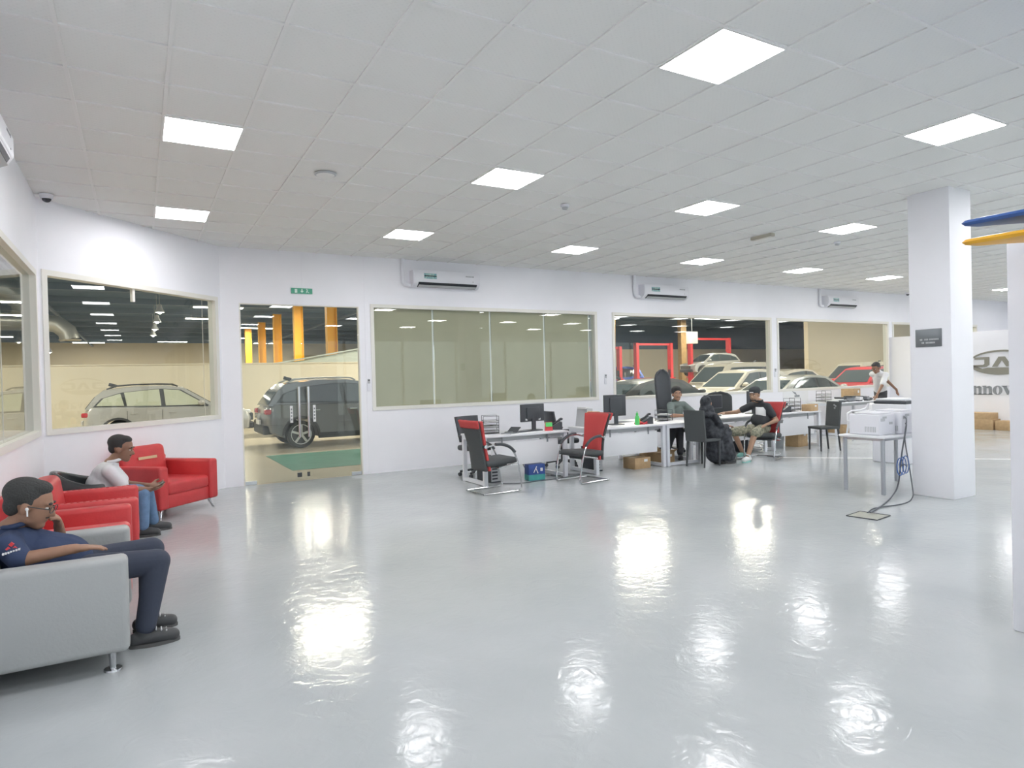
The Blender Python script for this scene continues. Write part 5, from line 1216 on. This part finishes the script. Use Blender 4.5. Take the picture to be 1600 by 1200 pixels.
nrm = V((-.86, -.5, 0)).normalized(); pc = V((10.11, 8.34, .85))+nrm*.172-V(root); m = MB(); m.grid(lambda u, v: pc+V((nrm.y, -nrm.x, 0))*(.09-.18*u)-nrm*(.03*(2*u-1)**2+.02*(2*v-1)**2)+V((0, 0, -.09+.19*v)), 8, 8); o = m.build('shirt_print', 'paper', cm, angle=80); o.modifiers.new('s', 'SOLIDIFY').thickness = .03
shoe((9.42-root[0], 8.10-root[1], .1), (9.24-root[0], 8.06-root[1], 0), cm, 'shoe_white', sole='shoe_teal'); shoe((9.72-root[0], 8.48-root[1], .13), (9.55-root[0], 8.44-root[1], .02), cm, 'shoe_teal', sole='shoe_white')
# --- woman in black abaya (faces +x, seen from behind)
root = (8.6, 8.24, 0); o3 = V(root)
b = Blob()
hc = V((8.60, 8.26, 1.08))-o3; R = facing(.5, .1)
head_parts(b, hc, R, 1.0); b.cone(hc-V((.02, 0, .07)), .05, V((8.58, 8.25, .93))-o3, .055); b.cone(V((8.58, 8.25, .9))-o3, .09, V((8.58, 8.25, .6))-o3, .13)
for y in (8.08, 8.43): b.chain([(V((8.60, y, .86))-o3, .05), (V((8.76, y, .66))-o3, .04), (V((8.94, y+.05*(1 if y < 8.2 else -1), .66))-o3, .028)]); b.cone(V((8.58, 8.25, .86))-o3, .06, V((8.60, y, .86))-o3, .05)
for y in (8.13, 8.38): b.chain([(V((8.6, y, .55))-o3, .08), (V((8.98, y, .52))-o3, .055), (V((8.98, y, .08))-o3, .04)])
for y, sd in ((8.13, 1), (8.38, -1)): hand(b, V((8.94, y, .66))-o3, (1, 0, 0), (0, 0, -1), (0, sd, 0), .4)
b.cone(V((8.6, 8.13, .55))-o3, .09, V((8.6, 8.38, .55))-o3, .09)
wo = b.build('person', 'skin_c', None, .010, 3, root); tag(wo, 'woman in black robe and headscarf sitting on the black dining chair', 'person')
def W(x, y, z): return V((x, y, z))-o3
b = Blob(); b.cone(W(8.585, 8.25, .92), .085, W(8.58, 8.25, .74), .135); b.cone(W(8.58, 8.25, .74), .135, W(8.60, 8.25, .56), .175); b.cone(W(8.595, 8.12, .865), .062, W(8.595, 8.39, .865), .062)
for y in (8.08, 8.43): b.cone(W(8.60, y, .86), .062, W(8.76, y, .66), .056); b.cone(W(8.76, y, .66), .056, W(8.93, y+.05*(1 if y < 8.2 else -1), .66), .052)
b.cone(W(8.62, 8.17, .55), .15, W(8.95, 8.18, .54), .12); b.cone(W(8.62, 8.34, .55), .15, W(8.95, 8.33, .54), .12)
b.cone(W(8.95, 8.20, .52), .12, W(8.97, 8.16, .17), .15); b.cone(W(8.95, 8.31, .52), .12, W(8.97, 8.35, .17), .15); b.cone(W(8.72, 8.25, .46), .16, W(8.78, 8.25, .19), .175)
b.build('robe', 'abaya', wo, .012, 10)
b = Blob(); b.ell(hc+V((-.022, 0, .02)), (.108, .090, .112)); b.cone(hc+V((-.03, 0, -.02)), .088, hc+V((-.025, 0, -.16)), .105); b.ell(hc+V((-.03, 0, -.20)), (.13, .185, .075)); b.cone(hc+V((-.07, .0, -.12)), .085, hc+V((-.085, .02, -.36)), .05); b.cone(hc+V((.02, -.05, -.1)), .07, hc+V((.05, -.09, -.25)), .06); b.build('headscarf', 'abaya', wo, .009, 8)
shoe((8.98-root[0], 8.13-root[1], .08), (9.14-root[0], 8.13-root[1], 0), wo); shoe((8.98-root[0], 8.38-root[1], .08), (9.14-root[0], 8.38-root[1], 0), wo)
# --- standing man in white shirt (leaning to -x over the desk)
root = (17.3, 10.4, 0)
J = dict(head=(16.78, 10.2, 1.62), neck=(16.95, 10.25, 1.53), chest=(17.1, 10.3, 1.38), pelvis=(17.3, 10.4, .98), shL=(16.98, 10.06, 1.44), shR=(17.02, 10.45, 1.46), elL=(16.70, 10.0, 1.16), wrL=(16.48, 10.0, .93), elR=(17.48, 10.32, 1.27), wrR=(17.78, 10.25, 1.02),
         hipL=(17.3, 10.3, .92), hipR=(17.3, 10.5, .92), knL=(17.24, 10.3, .5), knR=(17.4, 10.5, .5), anL=(17.3, 10.3, .08), anR=(17.48, 10.5, .08))
# keep the arm on the camera side reaching back
J['shL'], J['shR'] = J['shL'], J['shR']
sm, hc, R = person('man in white shirt and dark trousers standing bent over the far desk', root, J, PI-.1, .5, 'skin_b', 'white_cloth', 'dark_trouser', 1.12, .85, .012,
   hands=dict(L=((-.5, 0, -.9), (-.4, 0, .3), (0, 1, 0), .5), R=((.4, 0, -.9), (0, -1, 0), (-1, 0, 0), .4)))
hair(hc, R, 1.12, sm, 'hair_black', 1.0)
b = Blob(); b.ell(hc+R @ V((.05, 0, -.08)), (.048, .05, .036), R); b.build('beard', 'hair_black', sm, .008, 2)
shoe((17.3-root[0], 10.3-root[1], .08), (17.12-root[0], 10.3-root[1], 0), sm); shoe((17.48-root[0], 10.5-root[1], .08), (17.3-root[0], 10.5-root[1], 0), sm)
